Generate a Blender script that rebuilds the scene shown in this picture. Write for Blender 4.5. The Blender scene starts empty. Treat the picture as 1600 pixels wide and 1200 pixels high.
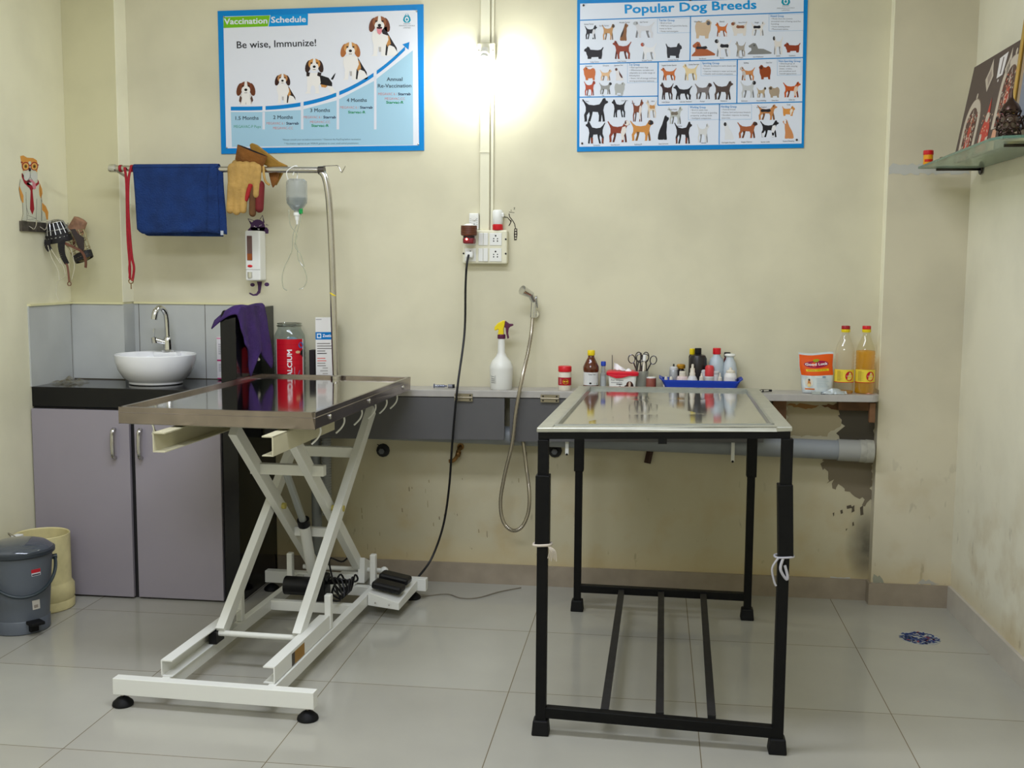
import bpy, bmesh, math, random
import numpy as np
from mathutils import Vector, Matrix
random.seed(4)
PI=math.pi
SC=bpy.context.scene; COL=SC.collection
sin,cos=math.sin,math.cos

# ------------------------------------------------------------------ colour / materials
def lin(c):
    return tuple((x/12.92 if x<=.04045 else ((x+.055)/1.055)**2.4) for x in c)
def rgb(r,g,b): return lin((r/255,g/255,b/255))
MATS={}
def mat(name,col,rough=.5,metal=0,noise=0,nscale=8,bump=0,bscale=40,spec=.5,trans=0,emit=0,alpha=1,coat=0,ior=1.45):
    if name in MATS: return MATS[name]
    m=bpy.data.materials.new(name); m.use_nodes=True; nt=m.node_tree; b=nt.nodes['Principled BSDF']
    c=rgb(*col); b.inputs['Base Color'].default_value=(*c,1)
    b.inputs['Roughness'].default_value=rough; b.inputs['Metallic'].default_value=metal
    b.inputs['Specular IOR Level'].default_value=spec; b.inputs['Transmission Weight'].default_value=trans
    b.inputs['IOR'].default_value=ior; b.inputs['Coat Weight'].default_value=coat
    if emit:
        b.inputs['Emission Color'].default_value=(*c,1); b.inputs['Emission Strength'].default_value=emit
    b.inputs['Alpha'].default_value=alpha
    tc=nt.nodes.new('ShaderNodeTexCoord')
    if noise:
        n=nt.nodes.new('ShaderNodeTexNoise'); n.inputs['Scale'].default_value=nscale; n.inputs['Detail'].default_value=5
        nt.links.new(tc.outputs['Object'],n.inputs['Vector'])
        mp=nt.nodes.new('ShaderNodeMapRange'); mp.inputs['From Min'].default_value=.3; mp.inputs['From Max'].default_value=.7
        mp.inputs['To Min'].default_value=1-noise; mp.inputs['To Max'].default_value=1+noise
        nt.links.new(n.outputs['Fac'],mp.inputs['Value'])
        mx=nt.nodes.new('ShaderNodeMix'); mx.data_type='RGBA'; mx.blend_type='MULTIPLY'; mx.inputs[0].default_value=1
        mx.inputs[6].default_value=(*c,1); nt.links.new(mp.outputs[0],mx.inputs[7]); nt.links.new(mx.outputs[2],b.inputs['Base Color'])
    if bump:
        n=nt.nodes.new('ShaderNodeTexNoise'); n.inputs['Scale'].default_value=bscale; n.inputs['Detail'].default_value=4
        nt.links.new(tc.outputs['Object'],n.inputs['Vector'])
        bp=nt.nodes.new('ShaderNodeBump'); bp.inputs['Strength'].default_value=bump; bp.inputs['Distance'].default_value=.01
        nt.links.new(n.outputs['Fac'],bp.inputs['Height']); nt.links.new(bp.outputs[0],b.inputs['Normal'])
    MATS[name]=m; return m
def clear(name,col,gloss=.12,rough=.05,milk=0):
    if name in MATS: return MATS[name]
    m=bpy.data.materials.new(name); m.use_nodes=True; nt=m.node_tree; nt.nodes.clear(); N=nt.nodes.new; Lk=nt.links.new
    t=N('ShaderNodeBsdfTransparent'); t.inputs[0].default_value=(*rgb(*col),1)
    g=N('ShaderNodeBsdfGlossy'); g.inputs['Roughness'].default_value=rough
    f=N('ShaderNodeLayerWeight'); f.inputs['Blend'].default_value=.35
    mr=N('ShaderNodeMapRange'); mr.inputs['To Min'].default_value=gloss*.3; mr.inputs['To Max'].default_value=min(.8,gloss*3)
    Lk(f.outputs['Facing'],mr.inputs['Value'])
    ge=N('ShaderNodeNewGeometry'); sb=N('ShaderNodeMath'); sb.operation='SUBTRACT'; sb.inputs[0].default_value=1; Lk(ge.outputs['Backfacing'],sb.inputs[1])
    mu=N('ShaderNodeMath'); mu.operation='MULTIPLY'; Lk(mr.outputs[0],mu.inputs[0]); Lk(sb.outputs[0],mu.inputs[1])
    base=t
    if milk:
        d=N('ShaderNodeBsdfDiffuse'); d.inputs[0].default_value=(*rgb(*col),1); tr=N('ShaderNodeBsdfTranslucent'); tr.inputs[0].default_value=(*rgb(*col),1)
        x0=N('ShaderNodeMixShader'); x0.inputs[0].default_value=.5; Lk(d.outputs[0],x0.inputs[1]); Lk(tr.outputs[0],x0.inputs[2])
        base=N('ShaderNodeMixShader'); base.inputs[0].default_value=milk; Lk(t.outputs[0],base.inputs[1]); Lk(x0.outputs[0],base.inputs[2])
    x=N('ShaderNodeMixShader'); Lk(mu.outputs[0],x.inputs[0]); Lk(base.outputs[0],x.inputs[1]); Lk(g.outputs[0],x.inputs[2])
    o=N('ShaderNodeOutputMaterial'); Lk(x.outputs[0],o.inputs[0]); MATS[name]=m; return m

# ------------------------------------------------------------------ mesh builder
class MB:
    def __init__(s): s.v=[]; s.f=[]; s.mi=[]; s.sm=[]
    def add(s,vs,fs,mi=0,smooth=False):
        o=len(s.v); s.v+= [tuple(v) for v in vs]; s.f+=[tuple(i+o for i in f) for f in fs]; s.mi+=[mi]*len(fs); s.sm+=[smooth]*len(fs); return s
    def box(s,x0,x1,y0,y1,z0,z1,mi=0,M=None):
        vs=[(x,y,z) for x in (x0,x1) for y in (y0,y1) for z in (z0,z1)]
        if M is not None: vs=[M@Vector(v) for v in vs]
        return s.add(vs,[(0,1,3,2),(4,6,7,5),(0,4,5,1),(2,3,7,6),(0,2,6,4),(1,5,7,3)],mi)
    def quad(s,a,b,c,d,mi=0): return s.add([a,b,c,d],[(0,1,2,3)],mi)
    def hexa(s,p,mi=0): # 8 pts: bottom 4 ccw, top 4 ccw
        return s.add(p,[(3,2,1,0),(4,5,6,7),(0,1,5,4),(1,2,6,5),(2,3,7,6),(3,0,4,7)],mi)
    def beam(s,p,q,w,h,up=(0,0,1),mi=0):
        p=Vector(p);q=Vector(q);d=(q-p).normalized();u=Vector(up);sd=d.cross(u)
        if sd.length<1e-4: sd=d.cross(Vector((1,0,0)))
        sd.normalize();u=sd.cross(d).normalized()
        a,b=sd*w/2,u*h/2
        return s.hexa([p-a-b,p+a-b,p+a+b,p-a+b,q-a-b,q+a-b,q+a+b,q-a+b],mi)
    def rings(s,R,mi=0,smooth=True,cap0=True,cap1=True):
        n=len(R[0]); vs=[v for r in R for v in r]; fs=[]
        for k in range(len(R)-1):
            for i in range(n):
                j=(i+1)%n; fs.append((k*n+i,k*n+j,(k+1)*n+j,(k+1)*n+i))
        s.add(vs,fs,mi,smooth)
        if cap0: s.add(R[0][::-1],[tuple(range(n))],mi)
        if cap1: s.add(R[-1],[tuple(range(n))],mi)
        return s
    def lathe(s,prof,c=(0,0,0),n=24,mi=0,sx=1,sy=1,M=None,cap0=True,cap1=True,smooth=True):
        R=[]
        for r,z in prof:
            ring=[Vector((c[0]+r*sx*cos(2*PI*i/n),c[1]+r*sy*sin(2*PI*i/n),c[2]+z)) for i in range(n)]
            if M is not None: ring=[M@v for v in ring]
            R.append(ring)
        return s.rings(R,mi,smooth,cap0,cap1)
    def cyl(s,p,q,r,r2=None,n=16,mi=0,caps=True):
        return s.tube([p,q],[r,r if r2 is None else r2],n,mi,caps)
    def tube(s,pts,r,n=10,mi=0,caps=True,closed=False):
        P=[Vector(p) for p in pts]; m=len(P)
        if not isinstance(r,(list,tuple)): r=[r]*m
        R=[];prev=None
        for i in range(m):
            if closed: d=(P[(i+1)%m]-P[i-1])
            else: d=(P[min(i+1,m-1)]-P[max(i-1,0)])
            d.normalize()
            if prev is None:
                a=d.cross(Vector((0,0,1)))
                if a.length<.1: a=d.cross(Vector((1,0,0)))
            else: a=prev-d*prev.dot(d)
            a.normalize(); prev=a.copy(); b=d.cross(a)
            R.append([P[i]+(a*cos(2*PI*k/n)+b*sin(2*PI*k/n))*r[i] for k in range(n)])
        if closed: R.append(R[0]); caps=False
        return s.rings(R,mi,True,caps,caps)
    def prism(s,poly,f0,f1,mi=0,smooth=False): # poly 2D, f0/f1 map to 3D
        n=len(poly); a=[f0(*p) for p in poly]; b=[f1(*p) for p in poly]
        s.add(a+b,[tuple(range(n))[::-1],tuple(range(n,2*n))],mi)
        s.add(a+b,[(i,(i+1)%n,n+(i+1)%n,n+i) for i in range(n)],mi,smooth); return s
    def ball(s,c,r,n=16,m=10,mi=0,sc=(1,1,1)):
        R=[]
        for k in range(m+1):
            t=-PI/2+PI*k/m; rr=max(cos(t),.001)*r
            R.append([(c[0]+rr*sc[0]*cos(2*PI*i/n),c[1]+rr*sc[1]*sin(2*PI*i/n),c[2]+r*sc[2]*sin(t)) for i in range(n)])
        return s.rings(R,mi,True,True,True)
    def grid(s,f,nu,nv,mi=0,smooth=True):
        vs=[f(i/nu,j/nv) for j in range(nv+1) for i in range(nu+1)]
        fs=[(j*(nu+1)+i,j*(nu+1)+i+1,(j+1)*(nu+1)+i+1,(j+1)*(nu+1)+i) for j in range(nv) for i in range(nu)]
        return s.add(vs,fs,mi,smooth)
    def build(s,name,mats,bevel=0,fixn=True,weld=True):
        me=bpy.data.meshes.new(name); me.from_pydata([tuple(v) for v in s.v],[],s.f)
        if not isinstance(mats,(list,tuple)): mats=[mats]
        for m in mats: me.materials.append(m)
        me.polygons.foreach_set('material_index',s.mi); me.polygons.foreach_set('use_smooth',s.sm)
        bm=bmesh.new(); bm.from_mesh(me)
        if weld: bmesh.ops.remove_doubles(bm,verts=bm.verts,dist=1e-5)
        if fixn: bmesh.ops.recalc_face_normals(bm,faces=bm.faces)
        for e in bm.edges:
            if len(e.link_faces)==2 and e.calc_face_angle(0)>.62: e.smooth=False
        bm.to_mesh(me); bm.free(); me.update()
        o=bpy.data.objects.new(name,me); COL.objects.link(o)
        if bevel:
            b=o.modifiers.new('bevel','BEVEL'); b.width=bevel; b.segments=2; b.limit_method='ANGLE'; b.angle_limit=.6
        return o
def smoothpts(pts,n=6,closed=False):
    P=[Vector(p) for p in pts]; out=[]; m=len(P)
    rng=range(m if closed else m-1)
    for i in rng:
        g=lambda k: P[k%m] if closed else P[max(0,min(m-1,k))]
        a,b,c,d=g(i-1),g(i),g(i+1),g(i+2)
        for k in range(n):
            t=k/n; out.append(.5*((2*b)+(c-a)*t+(2*a-5*b+4*c-d)*t*t+(3*b-a-3*c+d)*t**3))
    if not closed: out.append(P[-1])
    return out

def tag(o,label,cat,group=None,kind=None):
    if label: o['label']=label
    if cat: o['category']=cat
    if group: o['group']=group
    if kind: o['kind']=kind
    return o
def struct(o): o['kind']='structure'; return o
class Thing:
    def __init__(s,name,label,cat,base=(0,0,0),group=None):
        s.o=bpy.data.objects.new(name,None); s.o.empty_display_size=.05; COL.objects.link(s.o); s.o.location=base
        s.M=Matrix.Translation(Vector(base)); tag(s.o,label,cat,group)
    def part(s,ob,parent=None,label=None):
        p=parent or s.o
        ob.parent=p; ob.matrix_parent_inverse=(s.M if p is s.o else Matrix.Identity(4)).inverted() if p is s.o else Matrix.Identity(4)
        if label: ob['label']=label
        return ob
    def place(s,loc,rz=0):
        s.o.location=loc; s.o.rotation_euler=(0,0,rz); return s
def copy_thing(o,loc,label=None,rz=None):
    c=o.copy(); COL.objects.link(c); c.location=loc
    if rz is not None: c.rotation_euler=(0,0,rz)
    if label: c['label']=label
    for ch in list(o.children):
        d=ch.copy(); COL.objects.link(d); d.parent=c
        for g in list(ch.children):
            e=g.copy(); COL.objects.link(e); e.parent=d
    return c

# ------------------------------------------------------------------ flat printed artwork
_T={}
def textmesh(s):
    if s in _T: return _T[s]
    cu=bpy.data.curves.new('t','FONT'); cu.body=s; cu.size=1; cu.resolution_u=2
    ob=bpy.data.objects.new('t',cu); COL.objects.link(ob)
    dg=bpy.context.evaluated_depsgraph_get(); dg.update(); me=bpy.data.meshes.new_from_object(ob.evaluated_get(dg))
    vs=[(v.co.x,v.co.y) for v in me.vertices]; fs=[tuple(p.vertices) for p in me.polygons]
    bpy.data.meshes.remove(me); bpy.data.objects.remove(ob); bpy.data.curves.remove(cu)
    xs=[v[0] for v in vs] or [0,1]; x0,x1=min(xs),max(xs)
    vs=[(x-x0,y) for x,y in vs]; _T[s]=(vs,fs,x1-x0); return _T[s]
class Art:
    def __init__(s): s.items=[]; s.L=0
    def poly(s,pts,c,L=None): s.items.append((list(pts),[tuple(range(len(pts)))],rgb(*c),s.L if L is None else L)); return s
    def rect(s,x0,y0,x1,y1,c,L=None,n=1):
        for i in range(n):
            a=x0+(x1-x0)*i/n;b=x0+(x1-x0)*(i+1)/n
            s.poly([(a,y0),(b,y0),(b,y1),(a,y1)],c,L)
        return s
    def line(s,x0,y0,x1,y1,w,c,L=None):
        d=math.hypot(x1-x0,y1-y0) or 1; nx,ny=-(y1-y0)/d*w/2,(x1-x0)/d*w/2
        return s.poly([(x0+nx,y0+ny),(x1+nx,y1+ny),(x1-nx,y1-ny),(x0-nx,y0-ny)],c,L)
    def pline(s,pts,w,c,L=None):
        for a,b in zip(pts,pts[1:]): s.line(*a,*b,w,c,L)
        return s
    def ell(s,cx,cy,rx,ry,c,L=None,n=16,a=0):
        ca,sa=cos(a),sin(a)
        return s.poly([(cx+rx*cos(t)*ca-ry*sin(t)*sa,cy+rx*cos(t)*sa+ry*sin(t)*ca) for t in [2*PI*i/n for i in range(n)]],c,L)
    def text(s,t,x,y,h,c,w=None,L=None,ang=0,ydown=True,bold=0,align='l'):
        vs,fs,tw=textmesh(t); k=h/.7; kx=k if w is None else w/max(tw,.01); W=tw*kx
        ox={'l':0,'c':-W/2,'r':-W}[align]; ca,sa=cos(ang),sin(ang)
        q=0
        for dx in ([0] if not bold else [-bold,0,bold]):
          for dy in ([0] if not bold else [-bold*.6,bold*.6]):
            out=[]; q+=.12
            for vx,vy in vs:
                px,py=vx*kx+ox+dx,vy*k+dy
                px,py=px*ca-py*sa,px*sa+py*ca
                out.append((x+px,y-py if ydown else y+py))
            s.items.append((out,fs,rgb(*c),(s.L if L is None else L)+q))
        return s
    def build(s,name,fmap,material=None):
        V=[];F=[];C=[]
        for vs,fs,c,L in s.items:
            o=len(V); V+=[tuple(fmap(x,y,L)) for x,y in vs]
            for f in fs: F.append(tuple(i+o for i in f)); C.append((*c,1))
        me=bpy.data.meshes.new(name); me.from_pydata(V,[],F)
        at=me.color_attributes.new('Col','FLOAT_COLOR','CORNER'); dat=[]
        for f,c in zip(F,C): dat+=list(c)*len(f)
        at.data.foreach_set('color',dat)
        me.materials.append(material or PRINT); me.update()
        o=bpy.data.objects.new(name,me); COL.objects.link(o); return o
def mk_print(name,rough):
    m=bpy.data.materials.new(name); m.use_nodes=True; nt=m.node_tree; b=nt.nodes['Principled BSDF']
    a=nt.nodes.new('ShaderNodeVertexColor'); a.layer_name='Col'; nt.links.new(a.outputs[0],b.inputs['Base Color']); b.inputs['Roughness'].default_value=rough; b.inputs['Specular IOR Level'].default_value=.18
    return m
PRINT=mk_print('printed_surface',.35)
PAINT=mk_print('matt_print',.8)
def homog(src,dst):
    A=[];B=[]
    for (x,y),(u,v) in zip(src,dst):
        A.append([x,y,1,0,0,0,-u*x,-u*y]);B.append(u);A.append([0,0,0,x,y,1,-v*x,-v*y]);B.append(v)
    h=np.linalg.solve(np.array(A,float),np.array(B,float))
    def f(x,y):
        w=h[6]*x+h[7]*y+1; return ((h[0]*x+h[1]*y+h[2])/w,(h[3]*x+h[4]*y+h[5])/w)
    return f
def wrap(cx,cy,r,z0,a0=-PI/2,eps=.0004,rz=None): # artwork round an upright cylinder; u metres along girth, v metres up
    def f(u,v,L):
        R=(r if rz is None else rz(v))+eps*(L+1); a=a0+u/R; return (cx+R*cos(a),cy+R*sin(a),z0+v)
    return f

# ------------------------------------------------------------------ camera
f_px=1704.; yaw,pitch,roll=.1292,.1056,.0069
fw=Vector((-sin(yaw)*cos(pitch),cos(yaw)*cos(pitch),-sin(pitch))); rt=Vector((cos(yaw),sin(yaw),0)); up=rt.cross(fw)
r2=rt*cos(roll)+up*sin(roll); u2=-rt*sin(roll)+up*cos(roll)
cam=bpy.data.cameras.new('camera'); co=bpy.data.objects.new('camera',cam); COL.objects.link(co)
cam.sensor_width=36; cam.lens=36*f_px/1600; cam.clip_start=.02
Mc=Matrix((r2,u2,-fw)).transposed().to_4x4(); Mc.translation=Vector((-.1554,-4.5998,1.3688)); co.matrix_world=Mc
SC.camera=co

# ------------------------------------------------------------------ wall & floor materials
def wall_mat(name,col,scorch=False,grime=True):
    m=mat(name,col,rough=.42,bump=.12,bscale=5,spec=.4); nt=m.node_tree; b=nt.nodes['Principled BSDF']; N=nt.nodes.new; Lk=nt.links.new
    tc=N('ShaderNodeTexCoord'); sx=N('ShaderNodeSeparateXYZ'); Lk(tc.outputs['Object'],sx.inputs[0])
    def mix(prev,c,fac):
        x=N('ShaderNodeMix'); x.data_type='RGBA'; Lk(fac,x.inputs[0])
        if isinstance(prev,tuple): x.inputs[6].default_value=prev
        else: Lk(prev,x.inputs[6])
        x.inputs[7].default_value=(*rgb(*c),1); return x.outputs[2]
    def mr(v,a,b_,c,d):
        x=N('ShaderNodeMapRange'); Lk(v,x.inputs[0]); x.inputs[1].default_value=a; x.inputs[2].default_value=b_; x.inputs[3].default_value=c; x.inputs[4].default_value=d; return x.outputs[0]
    def mul(a,b_):
        x=N('ShaderNodeMath'); x.operation='MULTIPLY'; Lk(a,x.inputs[0]); Lk(b_,x.inputs[1]); return x.outputs[0]
    def noise(sc,det=5,st=(1,1,1)):
        mp=N('ShaderNodeMapping'); mp.inputs['Scale'].default_value=st; Lk(tc.outputs['Object'],mp.inputs[0])
        n=N('ShaderNodeTexNoise'); n.inputs['Scale'].default_value=sc; n.inputs['Detail'].default_value=det; Lk(mp.outputs[0],n.inputs[0]); return n.outputs['Fac']
    cur=(*rgb(*col),1)
    cur=mix(cur,tuple(int(c*.86) for c in col),mr(noise(2.2),.42,.72,0,.55))
    if grime:
        cur=mix(cur,(160,148,114),mr(sx.outputs[2],.55,.95,.5,0)) if name=='cream_wall_paint' else cur
        low=mr(sx.outputs[2],.12,.75,1,0)
        cur=mix(cur,(176,152,104),mul(mr(noise(7),.5,.72,0,.55),low))
        cur=mix(cur,(92,80,62),mul(mr(noise(26,3,(1,1,.45)),.67,.73,0,.5),mr(sx.outputs[2],.1,.8,.8,0)))
        cur=mix(cur,(196,176,130),mr(sx.outputs[2],.09,.2,.55,0))
    if scorch:
        # real soot mark low down beside the pillar
        d=N('ShaderNodeVectorMath'); d.operation='DISTANCE'
        mp=N('ShaderNodeMapping'); mp.inputs['Scale'].default_value=(1,1,.5); Lk(tc.outputs['Object'],mp.inputs[0]); Lk(mp.outputs[0],d.inputs[0]); d.inputs[1].default_value=(.735,0,.115)
        cur=mix(cur,(40,34,28),mul(mr(d.outputs['Value'],.005,.085,1,0),mr(noise(9),.3,.6,.6,1)))
    Lk(cur,b.inputs['Base Color']); return m
WALL=wall_mat('cream_wall_paint',(216,210,182),scorch=True)
WALLL=wall_mat('cream_side_wall_lit',(234,229,198),grime=False)  # lighter than the back wall: stronger side light put into the colour
WALLR=wall_mat('right_side_wall_lit',(234,230,208),grime=True)  # right wall colour raised too, carrying the extra light it receives
CEIL=mat('ceiling_paint',(235,233,224),.8)
def floor_mat():
    m=mat('vitrified_floor_tile',(172,170,158),rough=.13,spec=.5); nt=m.node_tree; b=nt.nodes['Principled BSDF']; N=nt.nodes.new; Lk=nt.links.new
    tc=N('ShaderNodeTexCoord'); mp=N('ShaderNodeMapping'); mp.inputs['Location'].default_value=(0,.61,0); Lk(tc.outputs['Object'],mp.inputs[0])
    br=N('ShaderNodeTexBrick'); br.offset=0; br.squash=1; br.inputs['Scale'].default_value=1; br.inputs['Brick Width'].default_value=.6; br.inputs['Row Height'].default_value=.6
    br.inputs['Mortar Size'].default_value=.0016; br.inputs['Mortar Smooth'].default_value=.2; br.inputs['Bias'].default_value=0
    br.inputs['Color1'].default_value=(*rgb(172,170,158),1); br.inputs['Color2'].default_value=(*rgb(166,163,151),1); br.inputs['Mortar'].default_value=(*rgb(112,100,78),1)
    Lk(mp.outputs[0],br.inputs[0])
    n=N('ShaderNodeTexNoise'); n.inputs['Scale'].default_value=1.7; n.inputs['Detail'].default_value=6; Lk(tc.outputs['Object'],n.inputs[0])
    mr=N('ShaderNodeMapRange'); mr.inputs[1].default_value=.3; mr.inputs[2].default_value=.7; mr.inputs[3].default_value=.9; mr.inputs[4].default_value=1.06; Lk(n.outputs['Fac'],mr.inputs[0])
    x=N('ShaderNodeMix'); x.data_type='RGBA'; x.blend_type='MULTIPLY'; x.inputs[0].default_value=1; Lk(br.outputs[0],x.inputs[6]); Lk(mr.outputs[0],x.inputs[7])
    Lk(x.outputs[2],b.inputs['Base Color'])
    r=N('ShaderNodeMapRange'); r.inputs[1].default_value=.35; r.inputs[2].default_value=.7; r.inputs[3].default_value=.09; r.inputs[4].default_value=.2; Lk(n.outputs['Fac'],r.inputs[0]); Lk(r.outputs[0],b.inputs['Roughness'])
    return m
FLOOR=floor_mat()
SKIRT=mat('grey_brown_skirting',(150,138,120),.35,noise=.1,nscale=14)
CONC=mat('bare_cement',(98,90,76),.95,noise=.25,nscale=18,bump=.4,bscale=60)

# ------------------------------------------------------------------ room shell
XL,XR,YF,ZC=-2.69,1.07,-6.2,3.0
def shell(name,mb,m): return struct(mb.build(name,m))
shell('floor',MB().box(XL-.1,XR+.2,YF-.1,.1,-.1,0),FLOOR)
shell('ceiling',MB().box(XL-.1,XR+.2,YF-.1,.1,ZC,ZC+.1),CEIL)
shell('wall_back',MB().box(XL-.1,XR+.2,0,.1,0,ZC),WALL)
shell('wall_left',MB().box(XL-.1,XL,YF,0,0,ZC),WALLL)
shell('wall_right',MB().hexa([(1.062,-.0,0),(1.2,0,0),(1.2,YF,0),(1.206,YF,0)][:0] or [(1.064,0,0),(1.2,0,0),(1.3,YF,0),(1.206,YF,0),(1.064,0,ZC),(1.2,0,ZC),(1.3,YF,ZC),(1.206,YF,ZC)]),WALLR)
shell('wall_front',MB().box(XL-.1,XR+.2,YF-.1,YF,0,ZC),WALLL)
shell('trim_1',MB().box(XL,-2.452,-.1,0,0,ZC),wall_mat('pillar_paint_left',(212,206,168),grime=False))
shell('trim_2',MB().box(.752,1.066,-.06,0,0,ZC),wall_mat('pillar_paint_right',(210,202,176)))
shell('baseboard_back',MB().box(-1.80,.752,-.012,0,0,.088),SKIRT)
b=MB(); b.box(.742,.752,-.072,-.012,0,.09).box(.752,1.062,-.072,-.06,0,.092); shell('baseboard_pillar',b,SKIRT)
shell('baseboard_right',MB().hexa([(1.053,-.072,0),(1.068,-.072,0),(1.206,YF,0),(1.19,YF,0),(1.053,-.072,.095),(1.068,-.072,.095),(1.206,YF,.095),(1.19,YF,.095)]),mat('pale_skirting',(188,182,170),.3,noise=.08))
shell('baseboard_left',MB().box(XL,XL+.012,YF,-.47,0,.09),SKIRT)
# splashback tiles
TILE=mat('grey_splashback_tile',(188,190,186),.28,noise=.05,nscale=6); DK=mat('tile_joint',(86,80,68),.9)
b=MB(); zt,zb=1.202,.872
b.box(XL,XL+.006,-.44,-.1,zb,zt)
b.box(XL,-2.452,-.106,-.1,zb,zt).box(-2.452,-2.446,-.106,0,zb,zt)
b.box(-2.446,-1.872,-.006,0,zb,zt)
for x in (-2.425,-2.118): b.box(x-.0012,x+.0012,-.0066,-.0055,zb,zt,1)
b.box(XL+.005,XL+.0066,-.118,-.116,zb,zt,1)
b.box(XL,-1.872,-.0075,-.006,zb,zb+.003,1).box(XL+.006,-2.446,-.1075,-.106,zb,zb+.004,1)
shell('trim_3',b,[TILE,DK])
b=MB(); b.box(XL,XL+.012,-.44,-.1,zt,zt+.008).box(XL,-2.446,-.112,-.1,zt,zt+.008).box(-2.446,-1.872,-.012,0,zt,zt+.008)
shell('trim_4',b,mat('plaster_edge',(226,220,172),.7))

EDGE=wall_mat('bulb_lit_return',(246,242,216),grime=False)  # pale skins added on the pillar returns, bulb light put into their colour
shell('trim_lit_left',MB().box(-2.4521,-2.4495,-.1,-.0002,1.211,ZC),EDGE)
shell('trim_lit_right',MB().box(.7495,.7521,-.06,-.0002,.89,ZC),EDGE)
# cement patches and old plaster on the wall
a=Art()
def blob(pts,c,L,j=.006):
    out=[]
    for i in range(len(pts)):
        p,q=pts[i],pts[(i+1)%len(pts)]; n=max(1,int(math.hypot(q[0]-p[0],q[1]-p[1])/.012))
        for k in range(n):
            t=k/n; out.append((p[0]+(q[0]-p[0])*t+random.uniform(-j,j),p[1]+(q[1]-p[1])*t+random.uniform(-j,j)))
    a.poly(out,c,L)
blob([(.40,.84),(.62,.84),(.62,.74),(.56,.69),(.44,.68),(.40,.69)],(176,164,132),0)
blob([(.60,.835),(.75,.835),(.75,.66),(.62,.66),(.60,.70),(.63,.73),(.61,.77)],(86,80,68),1)
blob([(.545,.60),(.75,.60),(.75,.42),(.73,.40),(.71,.43),(.67,.44),(.62,.48),(.60,.46),(.59,.50),(.57,.49),(.58,.53),(.55,.55)],(120,110,90),1,.009)
blob([(.40,.815),(.53,.82),(.52,.80),(.47,.795),(.44,.805)],(150,110,62),2)
blob([(.54,.82),(.66,.82),(.65,.80),(.60,.795),(.56,.805)],(110,78,50),2)
for (x,z,w,h) in [(.655,.385,.02,.015),(.63,.36,.008,.02),(.60,.35,.006,.018),(.675,.37,.01,.03),(.71,.36,.012,.04),(.68,.31,.006,.02),(.655,.29,.005,.012)]:
    blob([(x,z),(x+w,z+.004),(x+w*.8,z+h),(x-.002,z+h*.8)],(88,80,66),2,.002)
blob([(.598,.074),(.684,.078),(.68,.092),(.60,.092)],(196,196,190),3,.002)
struct(a.build('trim_5',lambda u,v,L:(u,-.0008-.0003*L,v),PAINT))
a=Art()
blob([(.755,1.748),(1.055,1.752),(1.055,1.778),(.98,1.785),(.83,1.79),(.755,1.788)],(192,192,184),0)
blob([(.757,.093),(.80,.093),(.79,.12),(.757,.125)],(150,150,132),0); blob([(.93,.093),(1.02,.093),(1.0,.108),(.94,.112)],(176,172,160),0)
struct(a.build('trim_6',lambda u,v,L:(u,-.0612-.0003*L,v),PAINT))

# lower wall scribbles / chips
a=Art()
for i in range(24):
    x=random.uniform(-1.42,-.6); z=random.uniform(.15,.6); h=random.uniform(.004,.03); w=random.uniform(.001,.004)
    a.poly([(x,z),(x+w,z+.002),(x+w*1.5,z-h),(x+w*.3,z-h*.9)],random.choice([(138,126,98),(150,138,106),(110,98,78)]),0)
a.pline([(-1.345,.60),(-1.33,.59),(-1.322,.575)],.004,(60,50,38),1)
struct(a.build('trim_7',lambda u,v,L:(u,-.0006-.0003*L,v),PAINT))

# ================================================================== MATERIALS
GRAN=mat('black_granite',(16,16,18),.13,noise=.3,nscale=60,spec=.4)
LAM=mat('mauve_grey_laminate',(150,143,150),.38,noise=.03,nscale=3)
CHR=mat('chrome',(215,215,215),.12,1)
STEEL=mat('brushed_steel',(190,186,180),.22,1,noise=.08,nscale=10)
GALV=mat('galvanised_trim',(168,172,170),.3,.85,noise=.1,nscale=30)
CER=mat('white_ceramic',(238,238,238),.1,coat=.5)
WHP=mat('white_powder_coat',(226,226,218),.35)
CRM=mat('cream_inner_frame',(196,190,160),.5,noise=.1)
BLK=mat('black_plastic',(15,15,17),.4,spec=.35)
BLKM=mat('black_painted_steel',(9,9,9),.5,noise=.25,nscale=30,spec=.22)
RUB=mat('black_rubber',(14,14,15),.6,spec=.25)
BEI=mat('beige_plastic',(226,222,196),.4)
WPL=mat('white_plastic',(232,232,226),.35)
RED=mat('red_plastic',(208,24,36),.35)
YEL=mat('yellow_plastic',(232,206,20),.35)
BLU=mat('blue_plastic',(26,62,170),.35)
PUR=mat('plum_plastic',(86,24,62),.4)
GRYL=mat('grey_ledge_stone',(172,168,162),.35,noise=.08,nscale=20)
FLAP=mat('grey_laminate_flap',(86,85,86),.42,noise=.05,nscale=4)
PVC=mat('grey_pvc',(134,138,140),.4,noise=.06)
WOOD=mat('raw_wood',(112,78,48),.7,noise=.25,nscale=20)
AMB=mat('amber_bottle',(88,38,14),.15,coat=.4)
BRASS=mat('dull_brass',(132,98,54),.4,.7,noise=.3,nscale=40)
IVO=mat('ivory_plastic',(222,214,196),.4)
PET=clear('clear_plastic',(236,236,230),.10)
GLS=clear('green_glass',(224,236,224),.12,.03,.42)
def zl(x): return .8715+.0093*x

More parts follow.
